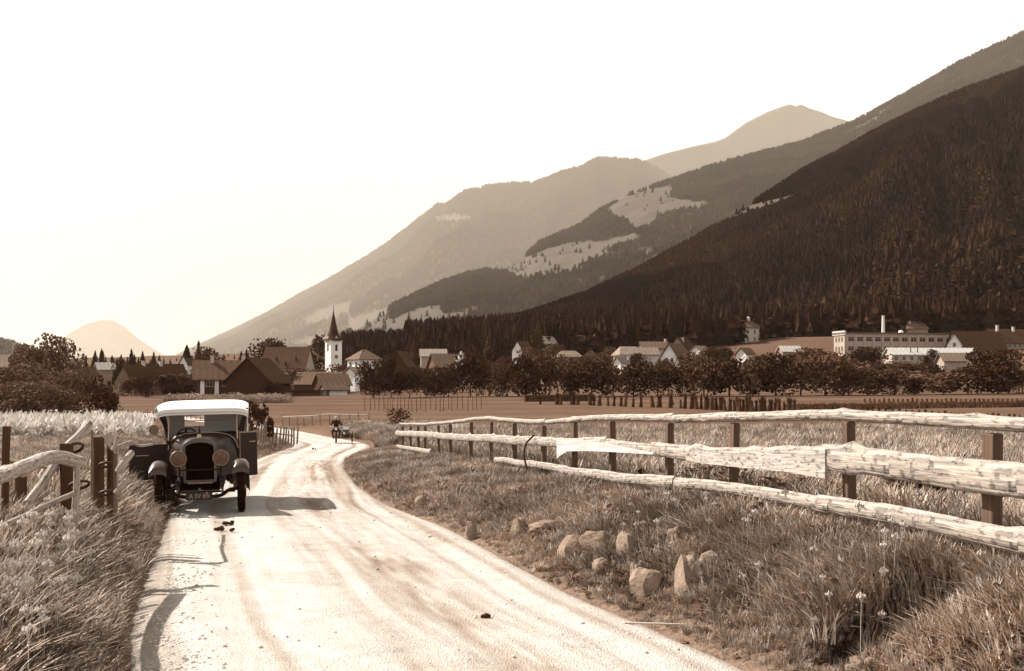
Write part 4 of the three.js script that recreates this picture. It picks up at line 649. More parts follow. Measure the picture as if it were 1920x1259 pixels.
// ---------------------------------------------------------------- stones in the verge
const stoneT = tex(256, 256, (u, v) => 0.8 + 0.5 * (fbm(u * 8, v * 8, 5, 131, 8) - 0.5) + 0.25 * (vn(u * 60, v * 60, 132, 60) - 0.5)), stoneB = tex(256, 256, (u, v) => fbm(u * 14, v * 14, 5, 133, 14), false);
const stoneM = mat(0.21, { rough: 0.95, map: stoneT, bumpMap: stoneB, bumpScale: 0.02 });
function stone(w, h, dp, seed) {
  const g = new THREE.IcosahedronGeometry(1, 2), p = g.attributes.position, v = V(0, 0, 0);
  for (let i = 0; i < p.count; i++) { v.fromBufferAttribute(p, i); const n = 1 + 0.9 * (fbm(v.x * 1.3 + seed, v.y * 1.3 + v.z * 1.7, 4, seed) - 0.5); const e = (c) => Math.sign(c) * Math.pow(Math.abs(c), 0.85); p.setXYZ(i, e(v.x) * w / 2 * n, e(v.y) * h / 2 * n, e(v.z) * dp / 2 * n); }
  const m = g.index ? g.toNonIndexed() : g; m.computeVertexNormals(); return toCreasedNormals(m, 0.55);
}
[[880, 972, 19.2, 0.16, 0.5, 0.16, 'slim tilted boundary stone nearest the pale road gravel', 0.18], [976, 972, 18.6, 0.17, 0.42, 0.15, 'narrow grey boundary stone, second along the road edge', -0.1], [1030, 941, 18.2, 0.6, 0.22, 0.4, 'flat pale boulder lying high in the grass bank', 0.02], [1075, 1018, 15.9, 0.3, 0.42, 0.25, 'rounded stone half sunk left of the light boulder', 0.2], [1117, 1000, 15.8, 0.32, 0.32, 0.3, 'light boulder in the middle of the grass bank', 0], [1178, 1036, 14.7, 0.2, 0.5, 0.2, 'tall pale stone standing upright in the bank', -0.05], [1128, 1060, 14.6, 0.14, 0.25, 0.14, 'little stone below the light boulder', 0.1], [1215, 1092, 13.4, 0.32, 0.36, 0.25, 'cracked wide stone below the tall pale one', 0.05], [1195, 1085, 13.5, 0.08, 0.5, 0.08, 'thin upright stone splinter at the side of the cracked stone', 0.02], [1268, 1042, 14.3, 0.14, 0.42, 0.14, 'dim slender stone in the weeds above the twin stones', -0.05], [1290, 1115, 12.9, 0.23, 0.55, 0.2, 'largest of the twin stones, nearest the road corner', 0.15], [1326, 1092, 13.0, 0.18, 0.42, 0.18, 'smaller of the twin stones, further from the road', 0.12], [1304, 1068, 13.5, 0.12, 0.26, 0.12, 'pale knob of stone just above the twin stones', -0.15], [790, 930, 24, 0.2, 0.3, 0.2, 'small pale stone alone in the grass far along the verge', 0.1]].forEach(([px, py, d, w, h, dp, lab, lean], i) => {
  const o = solo('verge_stone', stone(w * 1.2, h * 1.15, dp * 1.4, 700 + i), stoneM, lab, 'stone'); o.position.set(X(px, d), ground(X(px, d), d) + h * 0.04, -d); o.rotation.set(-0.35 - 0.25 * hash(i, 4), i * 0.7, -lean - 0.3 * (hash(i, 5) - 0.5));
});
{ // dry rubble showing where the bank has slipped
  const R = rng(71);
  for (let i = 0; i < 12; i++) { const px = 1600 + 130 * R(), d = 9.2 + 0.3 * R(), x = X(px, d), o = solo('rubble_stone', stone(0.06 + 0.1 * R(), 0.05 + 0.05 * R(), 0.08, 720 + i), stoneM, 'small pale stone in the rubble at the foot of the dark hollow', 'stone', 'rubble at the foot of the dark hollow'); o.position.set(x, ground(x, d) + 0.05, -d); o.rotation.y = R() * 6; }
}

// ---------------------------------------------------------------- grass, weeds and gravel
function tuft(seed, n, spread, wid, bend) {                   // unit height tuft of curved blades
  const R = rng(seed), P = [];
  for (let k = 0; k < n; k++) {
    const a = R() * 6.28, r = spread * Math.sqrt(R()), b = a + 1.6 * (R() - 0.5), h = 0.45 + 0.55 * R(), o = bend * (0.3 + R()), w = wid * (0.6 + 0.8 * R()), px = Math.cos(a) * r, pz = Math.sin(a) * r, sx = -Math.sin(b) * w, sz = Math.cos(b) * w;
    const at = (t) => [px + Math.cos(b) * o * t * t, h * (t - 0.25 * o * t * t), pz + Math.sin(b) * o * t * t], q = [at(0), at(0.5), at(0.8), at(1)];
    const v = (i, s, m) => [q[i][0] + s * sx * m, q[i][1], q[i][2] + s * sz * m];
    P.push(...v(0, -1, 1), ...v(0, 1, 1), ...v(1, 1, 0.85), ...v(0, -1, 1), ...v(1, 1, 0.85), ...v(1, -1, 0.85), ...v(1, -1, 0.85), ...v(1, 1, 0.85), ...v(2, 1, 0.6), ...v(1, -1, 0.85), ...v(2, 1, 0.6), ...v(2, -1, 0.6), ...v(2, -1, 0.6), ...v(2, 1, 0.6), ...v(3, 0, 0));
  }
  const g = new THREE.BufferGeometry(); g.setAttribute('position', new THREE.Float32BufferAttribute(P, 3)); g.computeVertexNormals(); return g;
}
const leafy = { rough: 1, side: THREE.DoubleSide };
const grassM = mat(0.24, leafy), strawM = mat(0.42, leafy), weedM = mat(0.1, leafy);
const tufts = [tuft(801, 26, 0.22, 0.016, 0.5), tuft(802, 22, 0.3, 0.02, 0.75), tuft(803, 30, 0.18, 0.013, 0.35)];
{
  const R = rng(81), G = [[], [], []], S = [[], []], W = [[], []];
  const put = (x, d, h, dry = 0.12, weed = 0.1) => {
    if (((x - 3.02) / 0.75) ** 2 + ((d - 9.95) / 0.5) ** 2 < 0.75) return; const y = ground(x, d) - 0.03, t = 0.3 + 1.5 * fbm(x * 0.8, d * 0.8, 3, 141) * (0.35 + 0.95 * R()), q = R();
    const row = [x, y, -d, h * (1 + 0.4 * R()), h, h * (1 + 0.4 * R()), R() * 6.28, 0.25 * (R() - 0.5), t];
    if (q < dry) S[Math.floor(R() * 2)].push(row); else if (q < dry + weed) { row[3] *= 0.8; row[5] *= 0.8; row[4] *= 0.8; W[Math.floor(R() * 2)].push(row); } else G[Math.floor(R() * 3)].push(row);
  };
  // verge between the road and the log fence
  for (let i = 0; i < 30000; i++) {
    const d = 6.8 + 48 * Math.pow(R(), 1.75), xf = fenceX(d) + 0.9, p = roadPts.find((q) => q.d > d), x = lerp(p.x + p.w / 2 - 0.3, xf, R()), r = nearRoad(x, d); if (r.lat < 0 || r.s < -0.08 + 0.22 * R()) continue;
    const n = fbm(x * 0.7, d * 0.7, 3, 143), h = (0.13 + 0.17 * sm(0, 1.2, r.s)) * (0.7 + 0.8 * n) * (0.7 + 0.6 * R()) * 0.8; put(x, d, h, 0.1 + 0.14 * n, n > 0.47 ? 0.38 : 0.14);
  }
  // tall growth round the nearer posts and the dark hollow
  for (let i = 0; i < 2000; i++) { const d = 9.6 + 5.5 * R(), x = fenceX(d) - 1.7 * R() * R() - 0.1; if (nearRoad(x, d).s < 0.7) continue; put(x, d, 0.17 + 0.2 * R(), 0.2, 0.12); }
  for (let i = 0; i < 900; i++) { const px = 1400 + 480 * R(), d = 10.0 + 1.3 * R(), x = X(px, d); if (nearRoad(x, d).s < 0.6) continue; put(x, d, 0.2 + 0.22 * R(), 0.12, 0.25); }
  for (let i = 0; i < 800; i++) { const d = 13 + 4.6 * R(), x = fenceX(d) - 0.15 - 0.9 * R(); put(x, d, 0.26 + 0.2 * R(), 0.14, 0.3); }
  // the meadow behind the log fence
  for (let i = 0; i < 20000; i++) { const d = 8.5 + 62 * Math.pow(R(), 1.35), x = fenceX(Math.min(d, 54)) + 0.3 + (0.48 * d + 2) * R(); if (x > X(2100, d)) continue; put(x, d, (0.38 + 0.28 * R()) * (d < 20 ? 1 : 1.1), 0.3, 0.05); }
  for (let i = 0; i < 5000; i++) { const d = 58 + 26 * R(), px = 640 + 240 * R(), x = X(px, d), r = nearRoad(x, d); if (r.s < 0.5) continue; put(x, d, 0.3 + 0.25 * R(), 0.4, 0.05); }
  // bank inside the bend
  for (let i = 0; i < 9000; i++) { const d = 26 + 44 * R(), x = -6.5 - 12 * R(), r = nearRoad(x, d); if (r.lat > 0 || r.s < 0.1 || r.s > 9 || X(120, d) > x) continue; put(x, d, (0.18 + 0.2 * R()) * (0.6 + 0.4 * sm(0, 1, r.s)), 0.12, 0.08); }
  // weeds in front of the pole fence
  for (let i = 0; i < 13000; i++) { const d = 6.2 + 20 * Math.pow(R(), 1.2), x = X(-120 + 480 * R(), d), r = nearRoad(x, d); if (r.lat > 0 || r.s < 0.03 + 0.2 * R() || X(-140, d) > x) continue; put(x, d, (0.22 + 0.34 * sm(0, 1.2, r.s)) * (0.7 + 0.8 * R()), 0.14, 0.42); }
  // field between the pole fence and the crop
  for (let i = 0; i < 7000; i++) { const d = 20 + 32 * R(), x = X(-90 + 380 * R(), d), r = nearRoad(x, d); if (r.lat > 0 || r.s < 0.6) continue; put(x, d, 0.16 + 0.14 * R(), 0.35, 0.04); }
  G.forEach((l, k) => scatter('grass', tufts[k], grassM, l, 'rough grass of the verges and the meadow' + ['', ', arching blades', ', upright blades'][k], 'grass'));
  S.forEach((l, k) => scatter('dry_grass', tufts[k === 0 ? 2 : 0], strawM, l, 'dry pale grass stalks in the verges' + ['', ', loose tufts'][k], 'grass'));
  W.forEach((l, k) => scatter('weeds', leafPlant(811 + k, 12, 0.1, 1.0, 0.45), weedM, l, 'low broad leaved weeds among the grass' + ['', ', rounder leaves'][k], 'weeds'));
  // umbels and pale flower heads beside the pole fence
  const fl = []; const head = []; { const q = rng(88), pz = []; for (let k = 0; k < 16; k++) { const a = q() * 6.28, r = 0.11 * Math.sqrt(q()); const s = new THREE.OctahedronGeometry(0.022 + 0.012 * q(), 0).translate(Math.cos(a) * r, 1 - 0.5 * r + 0.02 * q(), Math.sin(a) * r); pz.push(s, rod([0, 0.86, 0], [Math.cos(a) * r, 0.99, Math.sin(a) * r], 0.004, 0.003, 3)); } pz.push(rod([0, 0, 0], [0, 0.88, 0], 0.009, 0.006, 4)); head.push(merge(pz)); }
  for (let i = 0; i < 260; i++) { const d = 7 + 9 * R(), x = X(-60 + 330 * R(), d), r = nearRoad(x, d); if (r.lat > 0 || r.s < 0.4) continue; const s = 0.45 + 0.4 * R(); fl.push([x, ground(x, d), -d, s * 0.6, s, s * 0.6, R() * 6, 0.3 * (R() - 0.5), 0.7 + 0.5 * R()]); }
  for (let i = 0; i < 60; i++) { const d = 9.5 + 8 * R(), x = fenceX(d) - 1.6 * R() - 0.2; const s = 0.35 + 0.3 * R(); fl.push([x, ground(x, d), -d, s * 0.6, s, s * 0.6, R() * 6, 0.3 * (R() - 0.5), 0.5 + 0.5 * R()]); }
  scatter('flowering_weeds', head[0], mat(0.45, { rough: 1 }), fl, 'pale flower heads on stalks in the weeds', 'weeds');
  // broad leaved dark plants seen between the rails
  const bl = []; for (let i = 0; i < 90; i++) { const px = 1690 + 150 * R(), d = 15.2 + 1.6 * R(), x = X(px, d); bl.push([x, ground(x, d), -d, 0.8, 0.62 + 0.3 * R(), 0.8, R() * 6, 0.1 * (R() - 0.5), 0.8 + 0.6 * R()]); } for (let i = 0; i < 80; i++) { const d = 16 + 5 * R(), x = fenceX(d) + 0.5 + 1.2 * R(); bl.push([x, ground(x, d), -d, 0.6, 0.4 + 0.25 * R(), 0.6, R() * 6, 0.1, 0.8 + 0.5 * R()]); }
  scatter('beet_plants', leafPlant(821, 13, 0.12, 1.1, 0.4), mat(0.08, { rough: 0.7, side: THREE.DoubleSide }), bl, 'dark broad leaved plants behind the log fence', 'crop');
  // loose gravel along the road edges and a few stray stones
  const gv = []; for (let i = 0; i < 6000; i++) { const d = 6.5 + 26 * Math.pow(R(), 1.5), p = roadPts.reduce((a, b) => Math.abs(b.d - d) < Math.abs(a.d - d) ? b : a), e = R() < 0.93 ? -1 : R() < 0.6 ? 1 : (R() - 0.5) * 1.6, lat = e * p.w / 2 * (1 - 0.34 * R() * R()) , x = p.x + lat, t = Math.abs(lat) / (p.w / 2); const s = 0.009 + 0.024 * R() * R(); gv.push([x, p.h + 0.05 * (1 - t * t) - 0.13 * sm(0.8, 1, t * 0.9) + 0.004, -d, s, s * 0.7, s, R() * 6, R(), 0.7 + 0.5 * R()]); }
  scatter('gravel', new THREE.IcosahedronGeometry(1, 0), mat(0.5, { rough: 0.95 }), gv, 'loose pale gravel scattered on the road and its edges', 'gravel');
}
// saplings on the bank, the bush by the bend, horse droppings and a stick on the road
{
  const R = rng(91);
  tree(472, 755, 28, 53, 'small dark sapling on the bank, nearest the car', null, { tone: 3, name: 'sapling', geo: crown(911, 240, 0.12, { lobes: 5, ragged: 0.6 }), lift: 0.2 });
  tree(496, 757, 26, 57, 'small dark sapling on the bank, nearest the bend', null, { tone: 3, name: 'sapling', geo: crown(912, 260, 0.12, { lobes: 4, ragged: 0.5 }), lift: 0.2 });
  tree(752, 768, 44, 76, 'low scrubby bush beside the bend of the road', null, { tone: 1, name: 'bush', geo: crown(913, 420, 0.07, { lobes: 6, ragged: 0.8 }) });
  const d = 76, x = X(735, d), y = ground(x, d), gs = []; for (let k = 0; k < 9; k++) { const a = R() * 6.28, l = 0.7 + 1.1 * R(); gs.push(rod([x, y, -d], [x + Math.cos(a) * 0.5 * l, y + l, -d + Math.sin(a) * 0.3], 0.025, 0.008, 5)); }
  solo('bare_shrub', gs, barkM, 'bare thin branched shrub standing in the field edge by the bend', 'shrub');
  const dm = mat(0.03, { rough: 1 }), pt = (px, py) => { const dd = F * EYE / (py - HY); return [X(px, dd), dd]; };
  const drop = (px, py, n, sp, lab) => { const [xx, dd] = pt(px, py), g = []; for (let k = 0; k < n; k++) g.push(stone(0.06 + 0.03 * R(), 0.05, 0.06, 930 + k + px).translate(xx + sp * (R() - 0.5), 0.055 + 0.03 * R() * (k % 2), -dd + sp * 0.8 * (R() - 0.5))); solo('horse_dropping', g, dm, lab, 'droppings'); };
  drop(429, 988, 9, 0.16, 'dark pile of horse droppings on the road in front of the car'); drop(412, 1000, 5, 0.14, 'flat dark smear of droppings below the pile'); drop(437, 1001, 2, 0.07, 'single dark clod right of the smear');
  drop(1077, 1098, 5, 0.14, 'dark clod at the edge of the grass verge'); drop(912, 1168, 2, 0.04, 'small dark clod out on the near road'); drop(588, 845, 3, 0.12, 'dark clod at the tip of the grass bank');
  const [sx, sd] = pt(1235, 1180); solo('stick', rod([sx - 0.3, 0.03, -sd - 0.15], [sx + 0.25, 0.05, -sd + 0.05], 0.012, 0.008, 5), strawM, 'pale dry stick on the road edge below the twin stones', 'stick');
}

// ---------------------------------------------------------------- the touring car (front towards +z, front axle at z = 0)
{
  const d = 22.9, x = X(377, d), g = thing('touring_car', 'old black open touring car with a pale canvas top parked at the road edge', 'car', x, 0.03, -d, 0.2);
  g.rotation.order = 'YXZ'; g.rotation.z = 0.022;
  const paint = mat(0.012, { rough: 0.5, clearcoat: 0.12, clearcoatRoughness: 0.3, specularIntensity: 0.25 }), fenderM = mat(0.025, { rough: 0.4, clearcoat: 0.35, clearcoatRoughness: 0.3, side: THREE.DoubleSide }), nickel = new THREE.MeshPhysicalMaterial({ color: col(0.16), metalness: 1, roughness: 0.38 }), brass = new THREE.MeshPhysicalMaterial({ color: col(0.25), metalness: 1, roughness: 0.4 }), rubber = mat(0.01, { rough: 1 }), black = mat(0.012, { rough: 0.8 }), leather = mat(0.02, { rough: 0.6 });
  const coreM = mat(0.006, { rough: 1 }), shellM = new THREE.MeshPhysicalMaterial({ color: new THREE.Color().setRGB(0.1, 0.085, 0.075), metalness: 1, roughness: 0.3 });
  const canvasT = tex(256, 256, (u, v) => 0.9 + 0.1 * (vn(u * 128, v * 128, 151, 128) - 0.5) + 0.16 * (fbm(u * 4, v * 4, 4, 152, 4) - 0.5));
  const canvas = mat(0.66, { rough: 0.95, map: canvasT, side: THREE.DoubleSide });
  const grid = (nu, nv, f) => { const P = [], U = [], I = []; for (let j = 0; j <= nv; j++) for (let i = 0; i <= nu; i++) { P.push(...f(i / nu, j / nv)); U.push(i / nu, j / nv); if (i < nu && j < nv) { const q = j * (nu + 1) + i; I.push(q, q + 1, q + nu + 1, q + 1, q + nu + 2, q + nu + 1); } } const o = new THREE.BufferGeometry(); o.setAttribute('position', new THREE.Float32BufferAttribute(P, 3)); o.setAttribute('uv', new THREE.Float32BufferAttribute(U, 2)); o.setIndex(I); o.computeVertexNormals(); return o; };
  // frame and running gear
  part('chassis_frame', [bx(0.07, 0.13, 4.1, -0.38, 0.55, -1.6), bx(0.07, 0.13, 4.1, 0.38, 0.55, -1.6), bx(0.7, 0.08, 0.07, 0, 0.55, -0.4), bx(0.7, 0.08, 0.07, 0, 0.55, -3.2), tube([[-0.38, 0.55, 0.42], [-0.38, 0.53, 0.6], [-0.38, 0.44, 0.68]], 0.035, 12, 6), tube([[0.38, 0.55, 0.42], [0.38, 0.53, 0.6], [0.38, 0.44, 0.68]], 0.035, 12, 6)], black, g);
  part('front_axle', tube([[-0.66, 0.42, 0], [-0.5, 0.4, 0], [-0.36, 0.31, 0], [0, 0.29, 0], [0.36, 0.31, 0], [0.5, 0.4, 0], [0.66, 0.42, 0]], 0.032, 30, 8), black, g);
  part('rear_axle', [rod([-0.66, 0.42, -2.95], [0.66, 0.42, -2.95], 0.045), new THREE.SphereGeometry(0.14, 12, 8).translate(0, 0.42, -2.95)], black, g);
  for (const s of [-1, 1]) part('leaf_spring', [0, 1, 2, 3].map((k) => tube([[s * 0.38, 0.46 - k * 0.022, 0.62 - k * 0.12], [s * 0.38, 0.36 - k * 0.02, 0.02], [s * 0.38, 0.46 - k * 0.022, -0.58 + k * 0.12]], 0.013, 16, 4)), black, g);
  for (const s of [-1, 1]) part('shackle', new THREE.SphereGeometry(0.032, 8, 6).translate(s * 0.38, 0.44, 0.7), nickel, g);
  part('tie_rod', [rod([-0.6, 0.36, -0.16], [0.6, 0.36, -0.16], 0.014)], black, g);
  part('starting_crank', [rod([0, 0.47, 0.3], [0, 0.47, 0.62], 0.016), rod([0, 0.47, 0.62], [0.13, 0.41, 0.63], 0.012), rod([0.13, 0.41, 0.6], [0.13, 0.41, 0.74], 0.018)], nickel, g);
  part('horn', [new THREE.LatheGeometry([[0.012, 0], [0.016, 0.1], [0.03, 0.16], [0.055, 0.19]].map((p) => new THREE.Vector2(...p)), 14).rotateX(Math.PI / 2).rotateY(0.5).translate(0.47, 0.58, 0.25)], nickel, g);
  const wheel = (sx, z) => {
    const w = part('wheel', [new THREE.TorusGeometry(0.315, 0.03, 8, 40).rotateY(Math.PI / 2), ...Array.from({ length: 12 }, (_, k) => { const a = k * Math.PI / 6; return rod([0, Math.cos(a) * 0.06, Math.sin(a) * 0.06], [0, Math.cos(a) * 0.31, Math.sin(a) * 0.31], 0.024, 0.016, 6); })], mat(0.09, { rough: 0.6 }), g);
    w.position.set(sx * 0.71, 0.425, z);
    const tp = []; for (let k = 0; k <= 12; k++) { const a = k / 12 * Math.PI * 2; tp.push(new THREE.Vector2(0.37 + 0.062 * Math.cos(a), 0.068 * Math.sin(a))); }
    part('tyre', new THREE.LatheGeometry(tp, 44).rotateZ(Math.PI / 2), rubber, w);
    part('hub', new THREE.LatheGeometry([[0, 0.1], [0.045, 0.09], [0.055, 0.02], [0.09, 0], [0.09, -0.05], [0, -0.05]].map((p) => new THREE.Vector2(...p)), 16).rotateZ(-sx * Math.PI / 2), nickel, w);
    part('tread', Array.from({ length: 40 }, (_, k) => { const a = k / 40 * Math.PI * 2; return bx(0.09, 0.02, 0.028, 0, 0.43, 0).rotateX(a); }), rubber, w);
  };
  wheel(-1, 0); wheel(1, 0); wheel(-1, -2.95); wheel(1, -2.95);
  // mudguards
  const guard = (prof, sx, w) => { const n = prof.length, c = new THREE.CatmullRomCurve3(prof.map(([z, y]) => V(0, y, z))), th = []; return grid(10, 30, (u, v) => { const p = c.getPoint(v), T = c.getTangent(v), t = u * 2 - 1, lip = Math.pow(Math.abs(t), 3) * 0.075; return [sx * (0.71 + t * w / 2), p.y - lip * Math.abs(T.z) - lip * 0.3, p.z - lip * T.y * -0.6]; }); };
  for (const s of [-1, 1]) {
    part('front_mudguard', guard([[0.47, 0.74], [0.43, 0.85], [0.3, 0.93], [0.05, 0.96], [-0.2, 0.9], [-0.45, 0.72], [-0.75, 0.48], [-1.05, 0.37]], s, 0.3), fenderM, g);
    part('rear_mudguard', guard([[-2.3, 0.37], [-2.5, 0.6], [-2.7, 0.82], [-2.95, 0.9], [-3.2, 0.85], [-3.42, 0.66]], s, 0.27), fenderM, g);
    part('running_board', rbx(0.28, 0.03, 1.35, s * 0.7, 0.36, -1.68, 0.01), black, g);
  }
  // radiator: nickel shell with an arched top round a dark core
  const arch = (w, y0, y1, rise) => { const s = new THREE.Shape(); s.moveTo(-w / 2, y0); s.lineTo(-w / 2, y1 - rise); s.bezierCurveTo(-w / 2, y1 - rise * 0.45, -w * 0.3, y1 - rise * 0.1, 0, y1); s.bezierCurveTo(w * 0.3, y1 - rise * 0.1, w / 2, y1 - rise * 0.45, w / 2, y1 - rise); s.lineTo(w / 2, y0); s.closePath(); return s; };
  const shell = arch(0.57, 0.56, 1.34, 0.17); shell.holes.push(new THREE.Path(arch(0.49, 0.6, 1.27, 0.1).getPoints(10)));
  const rad = part('radiator_shell', new THREE.ExtrudeGeometry(shell, { depth: 0.1, bevelEnabled: true, bevelThickness: 0.012, bevelSize: 0.012, bevelSegments: 2, curveSegments: 14 }).translate(0, 0, 0.02), shellM, g);
  part('radiator_core', [bx(0.49, 0.66, 0.04, 0, 0.92, 0.06), ...Array.from({ length: 15 }, (_, k) => bx(0.006, 0.63, 0.05, -0.21 + k * 0.03, 0.91, 0.065))], coreM, rad);
  part('filler_cap', [new THREE.CylinderGeometry(0.04, 0.045, 0.05, 14).translate(0, 1.37, 0.07), new THREE.CylinderGeometry(0.02, 0.03, 0.03, 10).translate(0, 1.41, 0.07)], brass, rad);
  part('mascot', new THREE.LatheGeometry([[0.0, 0.17], [0.012, 0.12], [0.022, 0.06], [0.03, 0]].map((p) => new THREE.Vector2(...p)), 10).translate(0, 1.42, 0.07), black, rad);
  part('radiator_bar', rbx(0.44, 0.035, 0.03, 0, 0.55, 0.18, 0.01), nickel, rad);
  // bonnet and scuttle
  const ring = (w, y0, y1, u) => { const a = Math.PI * (1 - u), c = Math.cos(a), s = Math.sin(a); return [Math.sign(c) * Math.pow(Math.abs(c), 0.55) * w / 2, y0 + (y1 - y0) * Math.pow(s, 0.6)]; };
  part('bonnet', grid(24, 10, (u, v) => { const [a, b] = ring(lerp(0.56, 0.92, v), 0.6, lerp(1.31, 1.335, v), u); return [a, b, lerp(0.02, -1.12, v)]; }), paint, g);
  part('undertray', [bx(0.7, 0.3, 1.6, 0, 0.5, -0.95), bx(0.74, 0.2, 0.06, 0, 0.47, 0.02)], coreM, g);
  part('bonnet_hinge', rod([0, 1.32, 0.0], [0, 1.345, -1.12], 0.008), nickel, g);
  part('scuttle', grid(24, 8, (u, v) => { const k = v * v * (3 - 2 * v), [a, b] = ring(lerp(0.92, 1.3, k), 0.6, lerp(1.335, 1.37, k), u); return [a, b, lerp(-1.12, -1.6, v)]; }), paint, g);
  part('scuttle_beading', tube(Array.from({ length: 15 }, (_, k) => { const [a, b] = ring(1.31, 0.9, 1.385, 0.06 + 0.88 * k / 14); return [a, b, -1.6]; }), 0.013, 40, 6), brass, g);
  for (const s of [-1, 1]) part('bonnet_louvre', Array.from({ length: 12 }, (_, k) => bx(0.012, 0.22, 0.02, s * (0.3 + 0.012 * k), 0.9, -0.25 - k * 0.06, 0, s * 0.3, 0)), black, g);
  // headlamps
  for (const s of [-1, 1]) {
    const h = part('headlamp', new THREE.LatheGeometry([[0, -0.16], [0.06, -0.15], [0.11, -0.1], [0.135, 0], [0.135, 0.03]].map((p) => new THREE.Vector2(...p)), 24).rotateX(Math.PI / 2), fenderM, g); h.position.set(s * 0.365, 0.985, 0.16); h.rotation.y = s * 0.04;
    part('rim', new THREE.TorusGeometry(0.135, 0.014, 8, 30).translate(0, 0, 0.03), nickel, h);
    part('lens', new THREE.SphereGeometry(0.3, 24, 6, 0, Math.PI * 2, 0, 0.46).rotateX(Math.PI / 2).translate(0, 0, -0.24), mat(0.08, { rough: 0.4, specularIntensity: 0.3 }), h);
    part('bulb_cross', [rod([-0.09, 0.06, 0.062], [0.09, -0.06, 0.062], 0.004), rod([-0.07, -0.08, 0.06], [0.05, 0.09, 0.06], 0.004)], mat(0.05), h);
    part('bracket', rod([0, -0.13, -0.02], [-s * 0.02, -0.42, -0.04], 0.018, 0.022), black, h);
  }
  part('lamp_bar', rod([-0.37, 0.78, 0.14], [0.37, 0.78, 0.14], 0.014), black, g);
  // number plate
  const cv = document.createElement('canvas'); cv.width = 256; cv.height = 80; const cx = cv.getContext('2d'); cx.fillStyle = '#120a06'; cx.fillRect(0, 0, 256, 80); cx.fillStyle = '#7d6455'; cx.font = 'bold 62px sans-serif'; cx.textAlign = 'center'; cx.fillText('A IV 69', 128, 63);
  const ct = new THREE.CanvasTexture(cv); ct.colorSpace = THREE.SRGBColorSpace;
  const pl = part('number_plate', bx(0.45, 0.14, 0.012, 0, 0.36, 0.7), black, g); part('plate_lettering', new THREE.PlaneGeometry(0.44, 0.13).translate(0, 0.36, 0.7105), new THREE.MeshPhysicalMaterial({ map: ct, roughness: 0.7 }), pl);
  part('plate_stay', [rod([-0.38, 0.44, 0.68], [0.38, 0.44, 0.68], 0.014)], black, g);
  // body tub
  const side = (s) => { const sh = new THREE.Shape([[-1.6, 0.5], [-1.6, 1.25], [-1.72, 1.24], [-1.75, 0.62], [-2.42, 0.62], [-2.45, 1.18], [-3.0, 1.2], [-3.5, 1.22], [-3.95, 1.2], [-4.02, 0.9], [-3.9, 0.55], [-3.4, 0.5]].map((p) => new THREE.Vector2(-p[0], p[1]))); return new THREE.ExtrudeGeometry(sh, { depth: 0.04, bevelEnabled: false }).rotateY(Math.PI / 2).translate(s * 0.66 - 0.02, 0, 0); };
  part('body', [side(-1), side(1), bx(1.28, 0.66, 0.04, 0, 0.88, -3.98), bx(1.3, 0.04, 2.4, 0, 0.52, -2.8), bx(1.26, 0.72, 0.04, 0, 0.9, -1.62)], paint, g);
  part('front_seat', [rbx(1.22, 0.2, 0.5, 0, 0.78, -2.5, 0.06), rbx(1.22, 0.5, 0.14, 0, 1.06, -2.78, 0.06)], leather, g);
  part('rear_seat', [rbx(1.22, 0.22, 0.52, 0, 0.78, -3.55, 0.06), rbx(1.22, 0.52, 0.14, 0, 1.08, -3.86, 0.06)], leather, g);
  const sw = part('steering_wheel', new THREE.TorusGeometry(0.21, 0.014, 8, 30), black, g); sw.position.set(-0.32, 1.28, -1.98); sw.rotation.x = -0.5; part('steering_column', [rod([0, 0, 0], [0, -0.05, 0.45], 0.02), rod([-0.2, 0, 0], [0.2, 0, 0], 0.01), rod([0, -0.2, 0], [0, 0.2, 0], 0.01)], black, sw);
  // both front doors stand open, hinged on the scuttle
  const door = (s, ang, top, w) => { const hg = part('door', rbx(w, top - 0.52, 0.045, s * w / 2, (top + 0.52) / 2, 0, 0.015), paint, g); hg.position.set(s * 0.66, 0, -1.68); hg.rotation.y = s * ang; part('door_edging', [bx(w, 0.028, 0.052, s * w / 2, top + 0.012, 0), bx(0.02, top - 0.54, 0.052, s < 0 ? -w - 0.009 : 0.012, (top + 0.52) / 2, 0)], s < 0 ? black : mat(0.2), hg); part('handle', rod([s * w * 0.5, top - 0.18, 0.035], [s * w * 0.85, top - 0.18, 0.035], 0.013), brass, hg); return hg; };
  door(-1, -0.1, 1.16, 0.7); door(1, 0.86, 1.36, 0.52);
  // windscreen
  const ws = part('windscreen_frame', [rod([-0.64, 1.2, -1.63], [-0.63, 1.93, -1.7], 0.016), rod([0.64, 1.2, -1.63], [0.63, 1.93, -1.7], 0.016), rod([-0.63, 1.93, -1.7], [0.63, 1.93, -1.7], 0.013), rod([-0.635, 1.62, -1.67], [0.635, 1.62, -1.67], 0.008)], brass, g);
  part('pane', grid(1, 1, (u, v) => [lerp(-0.625, 0.625, u), lerp(1.39, 1.925, v), lerp(-1.648, -1.7, v)]), new THREE.MeshPhysicalMaterial({ color: 0xffffff, transmission: 1, thickness: 0, roughness: 0.02, ior: 1.12, specularIntensity: 0.4 }), ws);
  // canvas top on bows
  const roofY = (u, v) => { const t = u * 2 - 1; return lerp(1.95, 1.93, v) + 0.055 * Math.sin(Math.PI * Math.min(1, v * 1.02)) - 0.07 * Math.pow(Math.abs(t), 9) + 0.012 * Math.sin(v * 14) * (1 - t * t); };
  const top = part('canvas_top', [grid(24, 20, (u, v) => { const t = u * 2 - 1; return [t * 0.86, roofY(u, v) - 0.1 * Math.pow(1 - v, 9), lerp(-1.42, -4.05, v)]; }), grid(24, 3, (u, v) => [(u * 2 - 1) * 0.86, roofY(u, 0) - 0.1 - 0.065 * v, -1.415 + 0.01 * v])], canvas, g);
